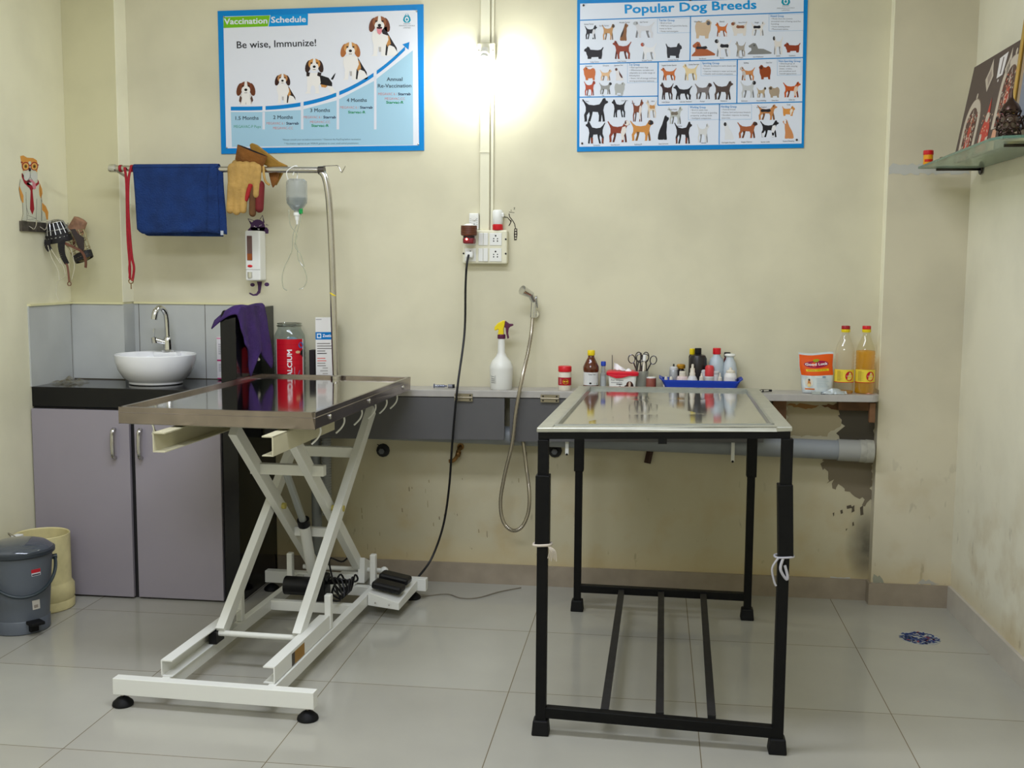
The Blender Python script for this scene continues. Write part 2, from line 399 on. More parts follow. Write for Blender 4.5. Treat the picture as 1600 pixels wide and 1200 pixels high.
# ================================================================== SINK UNIT
T=Thing('sink_cabinet','mauve-grey two-door cabinet under the black sink counter','cabinet',(-2.27,-.2,0))
T.part(MB().box(-2.688,-1.872,-.425,-.008,.0,.788).build('carcass',mat('dark_carcass',(40,38,38),.6)))
HND=mat('satin_chrome_handle',(190,188,186),.2,1)
for x0,x1,y,hx in ((-2.684,-2.262,-.452,-2.322),(-2.243,-1.878,-.446,-2.212)):
    d=T.part(MB().box(x0,x1,y,y+.018,.008,.783).build('door',LAM,.0015))
    h=smoothpts([(hx,y,.708),(hx,y-.022,.700),(hx,y-.028,.65),(hx,y-.022,.600),(hx,y,.592)],6)
    hb=MB().tube(h,[.006]*3+[.009]*(len(h)-6)+[.006]*3,10); T.part(hb.build('handle',HND),d,'chrome arched bar handle')
    if x0<-2.5: pass
ct=MB().box(-2.689,-1.872,-.435,-.0076,.79,.872).build('sink_counter',GRAN,.003)
tag(ct,'thick black granite counter carrying the white oval basin','counter')
# granite partition slab
b=MB(); prof=[(-.44,.0),(-.44,1.15)]+[(-.44+.045*(1-cos(t)),1.15+.045*sin(t)) for t in [PI/2*k/8 for k in range(1,9)]]+[(-.001,1.2),(-.001,0)]
b.prism(prof,lambda y,z:(-1.871,y,z),lambda y,z:(-1.806,y,z))
tag(b.build('granite_partition',GRAN,.002),'upright black granite slab at the right end of the sink counter','partition')

# basin
T=Thing('wash_basin','white oval ceramic vessel basin on the black counter','basin',(-2.255,-.2,.872))
n=40; outer=[(.60,0),(.66,.004),(.66,.012),(.80,.03),(.93,.065),(.985,.095),(1,.118),(1,.124),(.985,.127),(.955,.124),(.93,.11),(.86,.07),(.7,.045),(.45,.036),(.02,.034)]
b=MB(); b.lathe([(r*.168,z) for r,z in outer],(-2.248,-.225,.872),n,0,1,.98)
T.part(b.build('bowl',CER))
b=MB(); b.box(-2.31,-2.20,-.125,-.060,.975,.9985); 
T.part(b.build('tap_deck',CER,.008))
b=MB(); b.ball((-2.255,-.225,.909),.016,sc=(1,1,.15)); T.part(b.build('drain',CHR))
T=Thing('basin_tap','tall chrome swan-neck tap standing on the back of the basin','tap',(-2.26,-.095,.9985))
b=MB().lathe([(.03,0),(.03,.006),(.021,.01),(.019,.05),(.0165,.06),(.0125,.065),(.0125,.07)],(-2.252,-.095,.9985),20); T.part(b.build('body',CHR))
P=smoothpts([(-2.252,-.095,1.06),(-2.254,-.097,1.14),(-2.258,-.105,1.172),(-2.266,-.13,1.190),(-2.274,-.155,1.178),(-2.279,-.165,1.140)],7)
T.part(MB().tube(P,[.0115]*(len(P)-8)+[.013]*8,12).build('spout',CHR))
b=MB(); b.cyl((-2.252,-.1,1.035),(-2.298,-.125,1.052),.011,.012,12); T.part(b.build('valve_body',CHR))
b=MB(); b.cyl((-2.298,-.125,1.038),(-2.300,-.128,1.062),.013,.012); b.beam((-2.300,-.127,1.06),(-2.293,-.135,1.1),.010,.004,(1,0,0)); T.part(b.build('lever',CHR))
# crumpled wrap on counter
b=MB(); rnd=random.Random(3); b.grid(lambda u,v:(-2.675+.12*u,-.33+.12*v,.874+.03*abs(sin(u*7+v*3)*sin(v*5+1))*sin(PI*u)*sin(PI*v)+rnd.random()*.005),12,10,smooth=False)
tag(b.build('plastic_wrapper',clear('thin_wrapper',(226,220,206),.2,.2)),'crumpled clear plastic wrapper on the counter by the left wall','wrapper')

# leaflet on splashback
a=Art(); a.rect(0,0,10,20,(226,222,224),0).rect(0,0,10,.6,(190,60,120),1).rect(0,8.6,10,9.4,(190,60,120),1).rect(0,19.2,10,19.8,(222,140,170),1)
for k in range(6): a.rect(1,16.5-k*.9,6.5-(k%3),16.8-k*.9,(120,120,130),1)
for k in range(5): a.rect(1,7-k*.8,6.5,7.25-k*.8,(130,130,140),1)
a.ell(7,11.5,2,2,(206,120,110),1).ell(6,10.6,1,1,(150,60,60),2).ell(7,2.6,2,2,(206,120,110),1).ell(6.5,2,1,1.2,(150,50,60),2)
T=Thing('medicine_carton','white carton with pink bands standing between splashback and slab','box',(-2.02,-.04,.872))
T.part(MB().box(-2.055,-1.985,-.034,-.0080,.8755,1.06).build('carton',WPL)); T.part(a.build('printed_panel',lambda u,v,L:(-2.055+u*.007,-.0345-.0002*L,.8757+v*.0092)))

# ================================================================== LEDGE, FLAPS, PIPE
T=Thing('wall_ledge','long grey stone ledge along the back wall holding bottles and supplies','shelf',(-.5,-.08,.86))
def lx(x,y,dz): return (x,y,zl(x)+dz)
b=MB(); poly=[(-1.805,-.001),(-1.805,-.155),(.70,-.155)]+[(.70+.04*sin(t),-.115-.04*cos(t)) for t in [PI/2*k/6 for k in range(1,7)]]+[(.740,-.001)]
b.prism(poly,lambda x,y:lx(x,y,-.028),lambda x,y:lx(x,y,0)); T.part(b.build('ledge_slab',GRYL,.002))
for x0,x1,z0,z1,y0 in ((.335,.39,.72,.845,-.05),(.60,.742,.80,.847,-.03),(.705,.728,.765,.845,-.13)):
    T.part(MB().box(x0,x1,y0,-.003 if y0>-.1 else -.105,z0,z1).build('wood_bracket',WOOD,.002),label='rough brown wooden bracket')
for nm,x0,x1,zb0,zb1,hx in (('a',-1.80,-.764,.640,.659,-.935),('b',-.742,.292,.652,.676,-.575)):
    T=Thing('hinged_flap','grey drop-down flap hanging below the ledge '+('behind the black power cable' if nm=='a' else 'behind the black-framed table'),'panel',(x0,-.15,.84),'grey hinged flaps under the ledge')
    yb=-.156 if nm=='a' else -.148
    b=MB().hexa([(x0,yb,zb0),(x1,yb,zb1),(x1,yb+.014,zb1),(x0,yb+.014,zb0),(x0,-.150,zl(x0)-.031),(x1,-.150,zl(x1)-.031),(x1,-.136,zl(x1)-.031),(x0,-.136,zl(x0)-.031)])
    T.part(b.build('panel',FLAP,.001))
    for k in ([0] if nm=='a' else [0,1]):
        X=hx+k*.62; z=zl(X)-.029
        b=MB().box(X-.038,X+.038,-.1605,-.1575,z-.016,z+.016).cyl((X-.038,-.1625,z),(X+.038,-.1625,z),.0035)
        for sx in (-.028,.028):
            for sz in (-.009,.009): b.ball((X+sx,-.161,z+sz),.0035,8,6,1)
        T.part(b.build('hinge',[mat('tarnished_steel',(150,142,124),.35,.9),BLK]),label='small steel butt hinge')
T=Thing('drain_pipe','grey PVC drain pipe running under the ledge to a capped end','pipe',(.7,-.075,.64))
pc=lambda x:(x,-.075 if x>-9 else 0,.6525-.0165*x)
b=MB().cyl(pc(-1.45),pc(.66),.040,n=24); T.part(b.build('pipe',PVC))
T.part(MB().cyl(pc(.595),pc(.68),.0445,n=24).build('coupling',mat('pale_pvc',(150,150,144),.45)))
b=MB().cyl(pc(.68),pc(.705),.046,n=24).cyl(pc(.705),pc(.735),.048,.046,n=24); T.part(b.build('end_cap',mat('old_end_cap',(160,158,146),.6,noise=.15,nscale=40)),label='stained pale end cap')
T=Thing('waste_pipe','vertical grey pipe with ribbed hose behind the white lift table','pipe',(-1.57,-.07,.3))
T.part(MB().cyl((-1.60,-.07,.0),(-1.60,-.07,.80),.022,n=16).build('pipe',PVC))
b=MB(); R=[]
for k in range(90): R.append((.019 if k%2 else .0225,.30+k*.0056))
b.lathe(R,(-1.548,-.09,0),16); T.part(b.build('ribbed_hose',mat('ribbed_hose_grey',(150,152,150),.35)))

# bits of plumbing on the wall
def stub(nm,label,cat,x,z,parts):
    T=Thing(nm,label,cat,(x,0,z))
    for pn,mb,mt in parts: T.part(mb.build(pn,mt))
SOOT=mat('dark_sealant',(40,40,40),.8,noise=.3,nscale=60)
for x,z,l in ((-1.319,.574,'dark sealed pipe stub on the wall right of the lift table'),(-.565,.594,'dark sealed pipe stub on the wall beside the black table leg')):
    b=MB(); b.lathe([(.03,0),(.028,.012),(.016,.02),(.014,.03)],(0,0,0),12,M=Matrix.Translation((x,0,z))@Matrix.Rotation(PI/2,4,'X'))
    b2=MB(); b2.lathe([(.013,.02),(.013,.034),(.004,.036)],(0,0,0),6,M=Matrix.Translation((x,0,z))@Matrix.Rotation(PI/2,4,'X'))
    stub('pipe_stub',l,'pipe fitting',x,z,[('sealant_ring',b,SOOT),('plug',b2,mat('grey_plug',(96,98,100),.5))])
stub('brass_elbow','old brass angle fitting on the wall behind the power cable','pipe fitting',-.99,.56,
 [('elbow',MB().tube(smoothpts([(-.975,-.001,.60),(-.978,-.02,.597),(-.982,-.03,.57),(-1.0,-.032,.545),(-1.02,-.03,.54)],5),.0085,10),BRASS),('nut',MB().cyl((-.978,-.03,.585),(-.984,-.031,.563),.0125,n=6),BRASS),('flange',MB().cyl((-.975,-.001,.60),(-.975,-.007,.60),.015,n=16),BRASS)])
stub('wooden_peg','dark brown wooden peg on the wall under the black table','peg',-.16,.585,[('peg',MB().beam((-.157,-.003,.63),(-.172,-.02,.555),.022,.018),mat('dark_wood',(62,40,32),.6)),('screw',MB().ball((-.158,-.02,.61),.004,8,6),CHR)])
for x,z,l in ((.174,.62,'white metal strap hook on the pipe near the right rear table leg'),(-.505,.63,'white metal strap hook on the wall near the left table leg')):
    stub('strap_hook',l,'hook',x,z,[('strap',MB().beam((x,-.117,.668),(x,-.119,z-.03),.014,.004),WHP),('bolt',MB().ball((x,-.122,z-.03),.005,8,6),BLK)])

# ================================================================== SWITCHBOARD, BULB
for x0,x1,z0,z1,d,l in ((-.893,-.852,1.5285,2.22,.018,'cream wiring channel from the bulb down to the switchboard'),(-.893,-.852,2.295,2.999,.018,'cream wiring channel from the ceiling down to the bulb holder')):
    T=Thing('wiring_channel',l,'conduit',(x0,0,z0))
    T.part(MB().box(x0,x1,-d,-.0005,z0,z1).build('channel',BEI,.003))
    T.part(MB().box(x1+.004,x1+.016,-.010,-.0005,z0,z1).build('side_channel',BEI,.002))
    if z0<2: T.part(MB().box(x0-.001,x1+.001,-.0195,-.017,1.85,1.854).build('joint',BEI))
T=Thing('bulb_holder','cream square batten holder on the wall above the lit bulb','light fitting',(-.868,0,2.255))
T.part(MB().box(-.905,-.83,-.030,-.001,2.222,2.294).build('base_block',BEI,.004))
T.part(MB().cyl((-.870,-.03,2.262),(-.870,-.052,2.238),.020,.022,20).build('socket',WPL))
for x in (-.897,-.838): T.part(MB().ball((x,-.031,2.262),.004,8,6).build('screw',STEEL))
T=Thing('light_bulb','glowing white LED bulb in the wall holder between the posters','bulb',(-.87,-.11,2.18))
zr=Vector((0,-.40,-.92)).normalized().to_track_quat('Z','Y').to_matrix().to_4x4(); Mb=Matrix.Translation((-.870,-.052,2.2385))@zr
T.part(MB().lathe([(.014,0),(.016,.006),(.020,.012),(.026,.020)],(0,0,0),24,M=Mb).build('bulb_base',WPL))
BULB=mat('bulb_glow',(250,255,252),.4,emit=150)
T.part(MB().lathe([(.026,.020),(.033,.032),(.0365,.046),(.0375,.060),(.0355,.075),(.029,.089),(.019,.098),(.008,.102),(.0005,.103)],(0,0,0),24,M=Mb).build('diffuser',BULB),label='glowing white dome')

T=Thing('switchboard','cream surface switchboard with three-pin sockets on the back wall','switchboard',(-.867,0,1.455))
T.part(MB().box(-.963,-.772,-.042,-.001,1.388,1.528).build('housing',BEI,.006))
def plate(nm,x0,x1,z0,z1,d=.0455): return T.part(MB().box(x0,x1,-d,-.0422,z0,z1).build(nm,WPL,.0015))
GP=[(-.951,-.904),(-.893,-.852),(-.846,-.795)]
for zz in ((1.397,1.452),(1.464,1.516)):
    for k,(x0,x1) in enumerate(GP):
        if k==1:
            for j in (0,1):
                sw=plate('rocker_switch',x0+j*.021,x0+j*.021+.0195,*zz,d=.048 if (j and zz[0]<1.4) else .0465)
        else:
            p=plate('socket',x0,x1,*zz); cx=(x0+x1)/2; cz=(zz[0]+zz[1])/2; a=Art()
            a.ell(cx,cz+.014,.0035,.0035,(20,20,20),0)
            for sx in (-.008,.008): a.ell(cx+sx,cz+.002,.0026,.0026,(20,20,20),0).ell(cx+sx,cz-.008,.0028,.0028,(20,20,20),0)
            T.part(a.build('pin_holes',lambda u,v,L:(u,-.0458,v)),p)
for x in (-.957,-.778):
    for z in (1.43,1.49): T.part(MB().ball((x,-.0425,z),.004,8,6).build('screw',SOOT))
T=Thing('junction_box','small white wall box with round knob above the switchboard','switch box',(-.905,0,1.565))
T.part(MB().box(-.936,-.896,-.03,-.001,1.530,1.598).build('box',WPL,.003))
T.part(MB().cyl((-.914,-.03,1.578),(-.914,-.036,1.578),.010).build('knob',WPL))
a=Art()
for k in range(4): a.rect(-.933,1.575-k*.008,-.926,1.576-k*.008,(120,120,120),0); a.rect(-.905,1.575-k*.008,-.899,1.576-k*.008,(120,120,120),0)
a.ell(-.914,1.553,.002,.002,(40,40,40),0); T.part(a.build('vent_marks',lambda u,v,L:(u,-.0303,v)))
T=Thing('plug_in_vaporiser','ribbed brown and white vaporiser with glowing red light plugged in switchboard','air freshener',(-.925,-.05,1.50))
b=MB(); 
b.lathe([(.030,0),(.033,.002)]+[(.033+(.0015 if k%2 else 0),.004+k*.004) for k in range(9)]+[(.034,.041)],(-.927,-.085,1.503),24); T.part(b.build('ribbed_body',mat('ribbed_brown',(96,52,30),.5)))
T.part(MB().ball((-.927,-.085,1.543),.024,20,8,sc=(1,1,.4)).build('lid',WPL))
T.part(MB().cyl((-.927,-.085,1.494),(-.927,-.085,1.504),.024,n=20).build('neck',mat('dark_brown_plastic',(50,26,24),.5)))
T.part(MB().box(-.950,-.904,-.105,-.046,1.470,1.494).build('plug_base',mat('deep_red_plastic',(120,14,26),.4),.006))
T.part(MB().ball((-.933,-.106,1.488),.0045,10,8).build('indicator_light',mat('red_led',(255,90,80),.4,emit=14)),label='glowing red light')
T=Thing('vaporiser_refill','white and red liquid vaporiser resting on top of the switchboard','air freshener',(-.812,-.025,1.53))
T.part(MB().lathe([(.021,0),(.022,.003),(.022,.020),(.019,.024)],(-.815,-.025,1.5285),20).build('red_collar',RED))
T.part(MB().lathe([(.019,0),(.0225,.01),(.0225,.052),(.018,.06)],(-.815,-.025,1.552),20).build('white_body',WPL))
T.part(MB().box(-.812,-.787,-.038,-.012,1.582,1.600).build('side_plug',WPL,.004))
a=Art(); K=(44,34,30)
S=lambda pts:[(-.83+(x-650)/1200*.323, 1.528+(500-y)/1200*.323) for x,y in pts]
a.pline(S([(655,290),(680,340),(720,330),(780,290),(850,300),(880,340),(910,350),(880,420)]),.003,K,0)
a.pline(S([(870,240),(880,290),(930,350),(960,400),(975,470)]),.0035,K,0); a.pline(S([(880,330),(900,370),(870,430)]),.003,K,0)
a.poly(S([(955,470),(1000,470),(1005,560),(995,650),(955,655),(950,560)]),K,1)
for k in range(4): a.ell(*S([(978,495+k*42)])[0],.003,.004,(214,206,184),2)
a.text('z',*S([(895,200)])[0],.008,K,ydown=False,L=0).text('z',*S([(942,175)])[0],.012,K,ydown=False,L=0); a.line(*S([(870,215)])[0],*S([(955,225)])[0],.002,K,0)
tag(a.build('wall_sticker',lambda u,v,L:(u,-.0004-.0002*L,v),PAINT),'small black sleepy "z z" wall sticker beside the switchboard','sticker')
T=Thing('power_cable','black power cable hanging from the switchboard to the lift table','cable',(-.93,-.05,1.4))
pts=[(-.929,-.075,1.424),(-.935,-.09,1.38),(-.940,-.09,1.286),(-.943,-.095,1.098),(-.955,-.19,.881),(-.978,-.175,.662),(-1.002,-.13,.44),(-1.03,-.12,.272),(-1.072,-.15,.143),(-1.11,-.22,.085),(-1.13,-.25,.062)]
T.part(MB().tube(smoothpts(pts,8),.0048,8).build('cable',BLK)); T.part(MB().box(-.945,-.912,-.078,-.046,1.412,1.438).build('plug',WPL,.006),label='white three-pin plug')

# ================================================================== HEALTH FAUCET
T=Thing('spray_faucet','chrome hand spray with looping metal hose hooked on back wall','hand shower',(-.665,-.05,1.2))
T.part(MB().cyl((-.660,-.05,1.165),(-.657,-.055,1.235),.0125,.011,16).cyl((-.657,-.055,1.235),(-.668,-.075,1.262),.0125,.0135,16).cyl((-.664,-.066,1.258),(-.700,-.105,1.280),.014,.020,16).build('spray_head',CHR))
T.part(MB().beam((-.645,-.06,1.255),(-.640,-.055,1.205),.008,.004).build('trigger',CHR))
T.part(MB().cyl((-.654,-.001,1.178),(-.654,-.03,1.178),.018,.016,18).cyl((-.654,-.02,1.178),(-.658,-.045,1.18),.010).build('wall_bracket',CHR))
pts=[(-.661,-.05,1.168),(-.664,-.07,1.10),(-.672,-.12,1.02),(-.689,-.175,.918),(-.712,-.185,.783),(-.728,-.175,.648),(-.760,-.165,.510),(-.777,-.16,.40),(-.766,-.16,.318),(-.730,-.16,.279),(-.690,-.16,.291),(-.662,-.155,.35),(-.657,-.15,.432),(-.674,-.12,.54),(-.69,-.11,.648),(-.70,-.09,.70)]
P=smoothpts(pts,14); T.part(MB().tube(P,[.0072 if i%2 else .0086 for i in range(len(P))],10).build('metal_hose',mat('flexible_steel_hose',(170,162,146),.3,.9)))

# ================================================================== POSTERS
PB=(0,130,204); PB2=(0,146,216); WH=(226,228,236); BRN=(104,56,32); DKB=(40,28,26); TAN=(196,138,72); WHT=(236,232,228); GR=(150,146,146)
def beagle(a,cx,fy,h,ears,face,saddle,pose='sit',tongue=False,L=3):
    # front-on seated / standing beagle, y down, h = height in artwork units
    u=h/100; X=lambda x:cx+x*u; Y=lambda y:fy-y*u
    P=lambda pts,c,l: a.poly([(X(x),Y(y)) for x,y in pts],c,l)
    E_=lambda x,y,rx,ry,c,l,an=0: a.ell(X(x),Y(y),rx*u,ry*u,c,l,14,an)
    if pose=='sit':
        P([(-2,60),(16,60),(30,36),(40,20),(42,6),(36,1),(8,1),(2,30)],saddle,L); P([(20,28),(34,22),(44,6),(40,1),(16,1)],WHT,L+1); P([(14,54),(22,48),(26,30),(18,22),(12,36)],TAN,L+1)
        P([(-18,62),(16,62),(20,40),(14,26),(12,2),(20,0),(2,0),(2,22),(-4,24),(-8,3),(-6,0),(-22,0),(-17,4),(-16,26),(-21,44)],WHT,L+2)
        P([(-4,22),(2,22),(2,10),(-3,10)],(186,180,176),L+3)
        hx,hy=-2,80
    elif pose=='pup':
        P([(-22,46),(22,46),(28,24),(24,4),(-24,4),(-28,24)],(206,200,196),L); P([(-24,40),(-16,30),(-20,10),(-28,16)],saddle,L+1); P([(24,40),(18,28),(24,10),(30,20)],saddle,L+1)
        P([(-16,48),(16,48),(16,22),(20,2),(4,0),(0,16),(-4,0),(-20,2),(-16,22)],WHT,L+2)
        hx,hy=0,70
    else:
        P([(-14,56),(16,50),(34,44),(44,30),(44,18),(56,2),(44,0),(36,16),(18,24),(10,26)],saddle,L); P([(30,22),(44,20),(56,2),(42,0),(30,18)],WHT,L+1); P([(12,26),(30,22),(26,16),(14,18)],TAN,L+1)
        P([(40,40),(48,52),(54,58),(50,46),(46,38)],saddle,L)
        P([(-26,58),(8,58),(12,30),(6,20),(8,2),(10,0),(-6,0),(-2,4),(-6,22),(-14,22),(-18,4),(-14,0),(-32,0),(-26,6),(-26,30)],WHT,L+2)
        P([(-28,62),(-18,58),(-20,48),(-28,48)],DKB,L+3); P([(4,60),(14,58),(12,46),(2,50)],DKB,L+3)
        hx,hy=-6,80
    w=1.0 if pose!='pup' else 1.5
    E_(hx-17*w,hy-4*w,8*w,18*w,ears,L+3,.25); E_(hx+17*w,hy-4*w,8*w,18*w,ears,L+3,-.25)
    E_(hx,hy+3*w,17*w,15*w,face,L+4); E_(hx,hy-6*w,12*w,12*w,WHT,L+5); P([(hx-3*w,hy+18*w),(hx+3*w,hy+18*w),(hx+5*w,hy),(hx-5*w,hy)],WHT,L+6)
    E_(hx,hy-5*w,4.2*w,3.6*w,(20,18,20),L+7); E_(hx-8*w,hy+5*w,2.6*w,2.2*w,(40,22,14),L+7); E_(hx+8*w,hy+5*w,2.6*w,2.2*w,(40,22,14),L+7)
    if tongue: P([(hx-7,hy-11),(hx+7,hy-11),(hx+5,hy-24),(hx,hy-28),(hx-5,hy-24)],(226,140,150),L+7); E_(hx,hy-11,7,3,(60,24,26),L+8); P([(hx+2,hy-14),(hx+18,hy-8),(hx+20,hy-30),(hx+8,hy-26)],DKB,L+3)
    else: a.line(X(hx-4*w),Y(hy-13*w),X(hx+4*w),Y(hy-13*w),1.4*u*w,(70,50,44),L+8)
def logo(a,x,y,s,L=3):
    C=(0,150,176)
    a.poly([(x-1*s,y-9*s),(x-6*s,y-1*s),(x-7*s,y+4*s),(x-4*s,y+8*s),(x+4*s,y+8*s),(x+7*s,y+4*s),(x+6*s,y-1*s),(x+1*s,y-9*s),(x+2*s,y-3*s),(x,y-6*s),(x-2*s,y-3*s)],C,L)
    a.ell(x,y+2*s,3.6*s,4.6*s,WH,L+1).poly([(x,y-1*s),(x-2.2*s,y+3*s),(x,y+5*s),(x+2.2*s,y+3*s)],C,L+2)
# --- vaccination schedule poster, artwork units
H=homog([(-67,0),(1575,-42),(1576,1180),(-40,1189)],[(-2.1,2.5),(-1.1,2.5),(-1.1,1.8),(-2.1,1.8)])
a=Art()
a.poly([(45,78),(1515,30),(1520,1075),(72,1100)],PB,0)
a.poly([(86,118),(690,101),(690,97),(1472,72),(1484,1038),(107,1060)],WH,1)
a.poly([(140,800),(365,800),(365,798),(640,786),(900,716),(1160,580),(1440,360),(1443,1035),(148,1050)],(164,202,222),2)
a.poly([(88,122),(420,110),(405,188),(88,200)],(118,186,28),3).poly([(424,108),(692,100),(690,180),(410,190)],PB2,3)
a.text('Vaccination',94,174,42,WH,w=306,L=4,ang=.022,bold=1.6).text('Schedule',430,162,42,WH,w=246,L=4,ang=.022,bold=1.6)
a.text('Be wise, Immunize!',184,345,50,(58,58,62),w=566,L=4,ang=.030,bold=1.0)
for x in (375,650,905,1172): a.rect(x-9,(0 if x<400 else -60)+(800 if x<400 else 790 if x<700 else 760 if x<1000 else 600),x+9,925,(220,222,232),3)
def curve(x): t=(x-140)/1275; return 776-462*max(0,t)**2.9
for x0,x1 in ((140,366),(388,638),(660,894),(915,1160),(1182,1385)):
    n=8; xs=[x0+(x1-x0)*k/n for k in range(n+1)]
    a.poly([(x,curve(x)-14) for x in xs]+[(x,curve(x)+14) for x in xs[::-1]],PB,4)
a.poly([(1365,318),(1416,300),(1410,356),(1396,345),(1380,330)],PB,4)
for t,x,y in (('1.5 Months',256,856),('2 Months',513,850),('3 Months',778,800),('4 Months',1040,728),('Annual',1310,578),('Re-Vaccination',1310,625)):
    a.text(t,x,y,26,(62,78,92),L=4,align='c',bold=.7,ang=.01,w={'1.5 Months':164,'2 Months':138,'3 Months':140,'4 Months':142,'Annual':112,'Re-Vaccination':238}[t])
RM=(206,126,120); GM=(70,150,116)
a.text('MEGAVAC-P Pups',258,914,20,GM,w=192,L=4,align='c')
for x,y,two in ((513,890,1),(778,846,1),(1040,776,0),(1312,680,1)):
    a.text('MEGAVAC 6 /',x-118,y,18,RM,w=132,L=4); a.text('Starrab',x+24,y,18,(34,34,70),w=88,L=4,bold=.8)
    if two: a.text('MEGAVAC-CC',x,y+34,18,RM,w=142,L=4,align='c')
for x,y in ((778,906),(1040,810),(1312,740)): a.text('Starvac-R',x,y,18,(0,138,70),w=122,L=4,align='c',bold=.8)
a.text('*Always consult your vet before vaccination. * Deworm the Pup/Dog before vaccination',788,1002,12,(80,94,106),w=560,L=4,align='c',ang=.006)
a.text('* Vaccination regimen as per WSAVA guidelines to cover small animal practitioners',788,1030,12,(80,94,106),w=530,L=4,align='c',ang=.006)
logo(a,1398,130,4); 
for t,y,w in (('INDIAN',174,46),('IMMUNOLOGICALS',188,112),('LIMITED',203,52)): a.text(t,1398,y,8,(80,84,90),w=w,L=4,align='c')
beagle(a,248,752,176,BRN,(120,64,40),(90,60,50),'pup'); beagle(a,514,738,215,(58,30,24),(186,130,80),(50,34,30)); beagle(a,752,668,255,(56,36,28),(200,140,70),(30,26,26),'stand')
beagle(a,1000,570,275,(172,104,50),(206,150,86),(30,28,32)); beagle(a,1208,400,292,(110,58,32),(150,90,52),(40,34,34),'sit',True)
T=Thing('vaccination_poster','blue-bordered "Vaccination Schedule" poster with growing beagles, left of bulb','poster',(-1.58,0,2.15))
b=MB(); q=[H(45,78),H(1515,30),H(1520,1075),H(72,1100)]; b.prism(q,lambda x,z:(x,-.0055,z),lambda x,z:(x,-.0001,z)); T.part(b.build('board',mat('poster_edge_blue',(0,118,184),.4)))
T.part(a.build('printed_artwork',lambda x,y,L:(lambda p:(p[0],-.0057-.00012*L,p[1]))(H(x,y))))
for x,y in ((92,120),(1468,82),(112,1056),(1480,1030)):
    p=H(x,y); T.part(MB().ball((p[0],-.0075,p[1]),.0038,10,6).build('screw',STEEL))

# --- dog breeds poster
H2=homog([(42,-63),(1613,-104),(1572,1073),(27,1082)],[(-.5,2.5),(.45,2.5),(.45,1.8),(-.5,1.8)])
STAND=[(.98,.78),(.97,.84),(.90,.87),(.87,.97),(.79,.95),(.74,.84),(.66,.71),(.45,.67),(.26,.70),(.14,.80),(.05,.93),(.02,.90),(.10,.74),(.15,.60),(.15,.42),(.09,.28),(.11,.04),(.09,0),(.19,0),(.20,.05),(.19,.26),(.30,.42),(.45,.40),(.60,.39),(.64,.25),(.63,.04),(.61,0),(.72,0),(.72,.05),(.74,.25),(.80,.45),(.83,.62),(.87,.71)]
FAR=[[(.27,.46),(.30,.26),(.24,.05),(.23,0),(.32,0),(.33,.04),(.38,.24),(.42,.44)],[(.72,.45),(.76,.2),(.78,.04),(.77,0),(.86,0),(.86,.05),(.84,.25),(.80,.48)]]
SIT=[(.96,.84),(.95,.90),(.80,.94),(.74,1.0),(.62,.96),(.54,.82),(.42,.62),(.24,.42),(.12,.22),(.08,.04),(.16,0),(.50,0),(.55,.03),(.56,.0),(.78,0),(.80,.05),(.76,.30),(.80,.55),(.80,.72)]
LIE=[(.02,.10),(.0,.0),(.30,.0),(.60,.02),(.98,.06),(1.0,.16),(.86,.30),(.66,.48),(.44,.50),(.40,.72),(.34,.95),(.24,1.0),(.14,.88),(.04,.74),(.06,.62),(.16,.56),(.16,.34)]
FLUF=[(.92,.70),(.97,.82),(.88,.92),(.80,1.0),(.68,.96),(.60,.84),(.42,.82),(.24,.92),(.10,.84),(.04,.62),(.06,.40),(.10,.24),(.10,0),(.24,0),(.28,.16),(.50,.14),(.58,.14),(.60,0),(.78,0),(.80,.20),(.90,.44)]
LOW=[(1.0,.62),(.98,.78),(.86,.90),(.84,1.0),(.74,.94),(.68,.74),(.30,.70),(.14,.76),(.04,.96),(.01,.92),(.08,.66),(.08,.34),(.12,.0),(.26,0),(.28,.16),(.62,.14),(.64,0),(.82,0),(.82,.20),(.88,.40),(.90,.56)]
def dog(a,ty,cx,fy,w,h,c,c2=None,pat='',flip=False,L=3):
    T_={'st':STAND,'si':SIT,'li':LIE,'fl':FLUF,'lo':LOW}[ty]
    def M_(p): x=(1-p[0]) if flip else p[0]; return (cx+(x-.5)*w,fy-p[1]*h)
    dk=tuple(int(v*.62) for v in c)
    if ty=='st':
        for q in FAR: a.poly([M_(p) for p in q],dk,L)
    a.poly([M_(p) for p in T_],c,L+1)
    if c2:
        hd={'st':(.86,.84),'si':(.76,.87),'li':(.20,.80),'fl':(.78,.80),'lo':(.86,.78)}[ty]
        if 'h' in pat: x,y=M_(hd); a.ell(x,y,.11*w,.11*h,c2,L+2)
        if 's' in pat: a.poly([M_(p) for p in ([(.62,.70),(.45,.66),(.24,.68),(.18,.60),(.22,.48),(.40,.50),(.58,.48),(.68,.56)] if ty!='si' else [(.52,.78),(.40,.60),(.22,.38),(.14,.2),(.30,.22),(.46,.44)])],c2,L+2)
        if 'f' in pat: a.poly([M_(p) for p in [(.80,.70),(.66,.66),(.60,.44),(.64,.1),(.72,.1),(.74,.3),(.84,.5)]],c2,L+2)
        if 'l' in pat: a.poly([M_(p) for p in [(.62,.26),(.62,.01),(.71,.01),(.74,.26)]],c2,L+2).poly([M_(p) for p in [(.12,.24),(.12,.01),(.19,.01),(.20,.24)]],c2,L+2)
    ex={'st':(.80,.86),'si':(.66,.86),'li':(.28,.78),'fl':(.72,.86),'lo':(.76,.82)}[ty]
    x,y=M_(ex); a.ell(x,y,.035*w,.075*h,dk,L+3)
BK=(34,32,36); OR=(206,112,52); RD=(146,62,36); TN=(196,148,96); CR=(226,196,150); GY=(160,158,156); W2=(214,214,220)
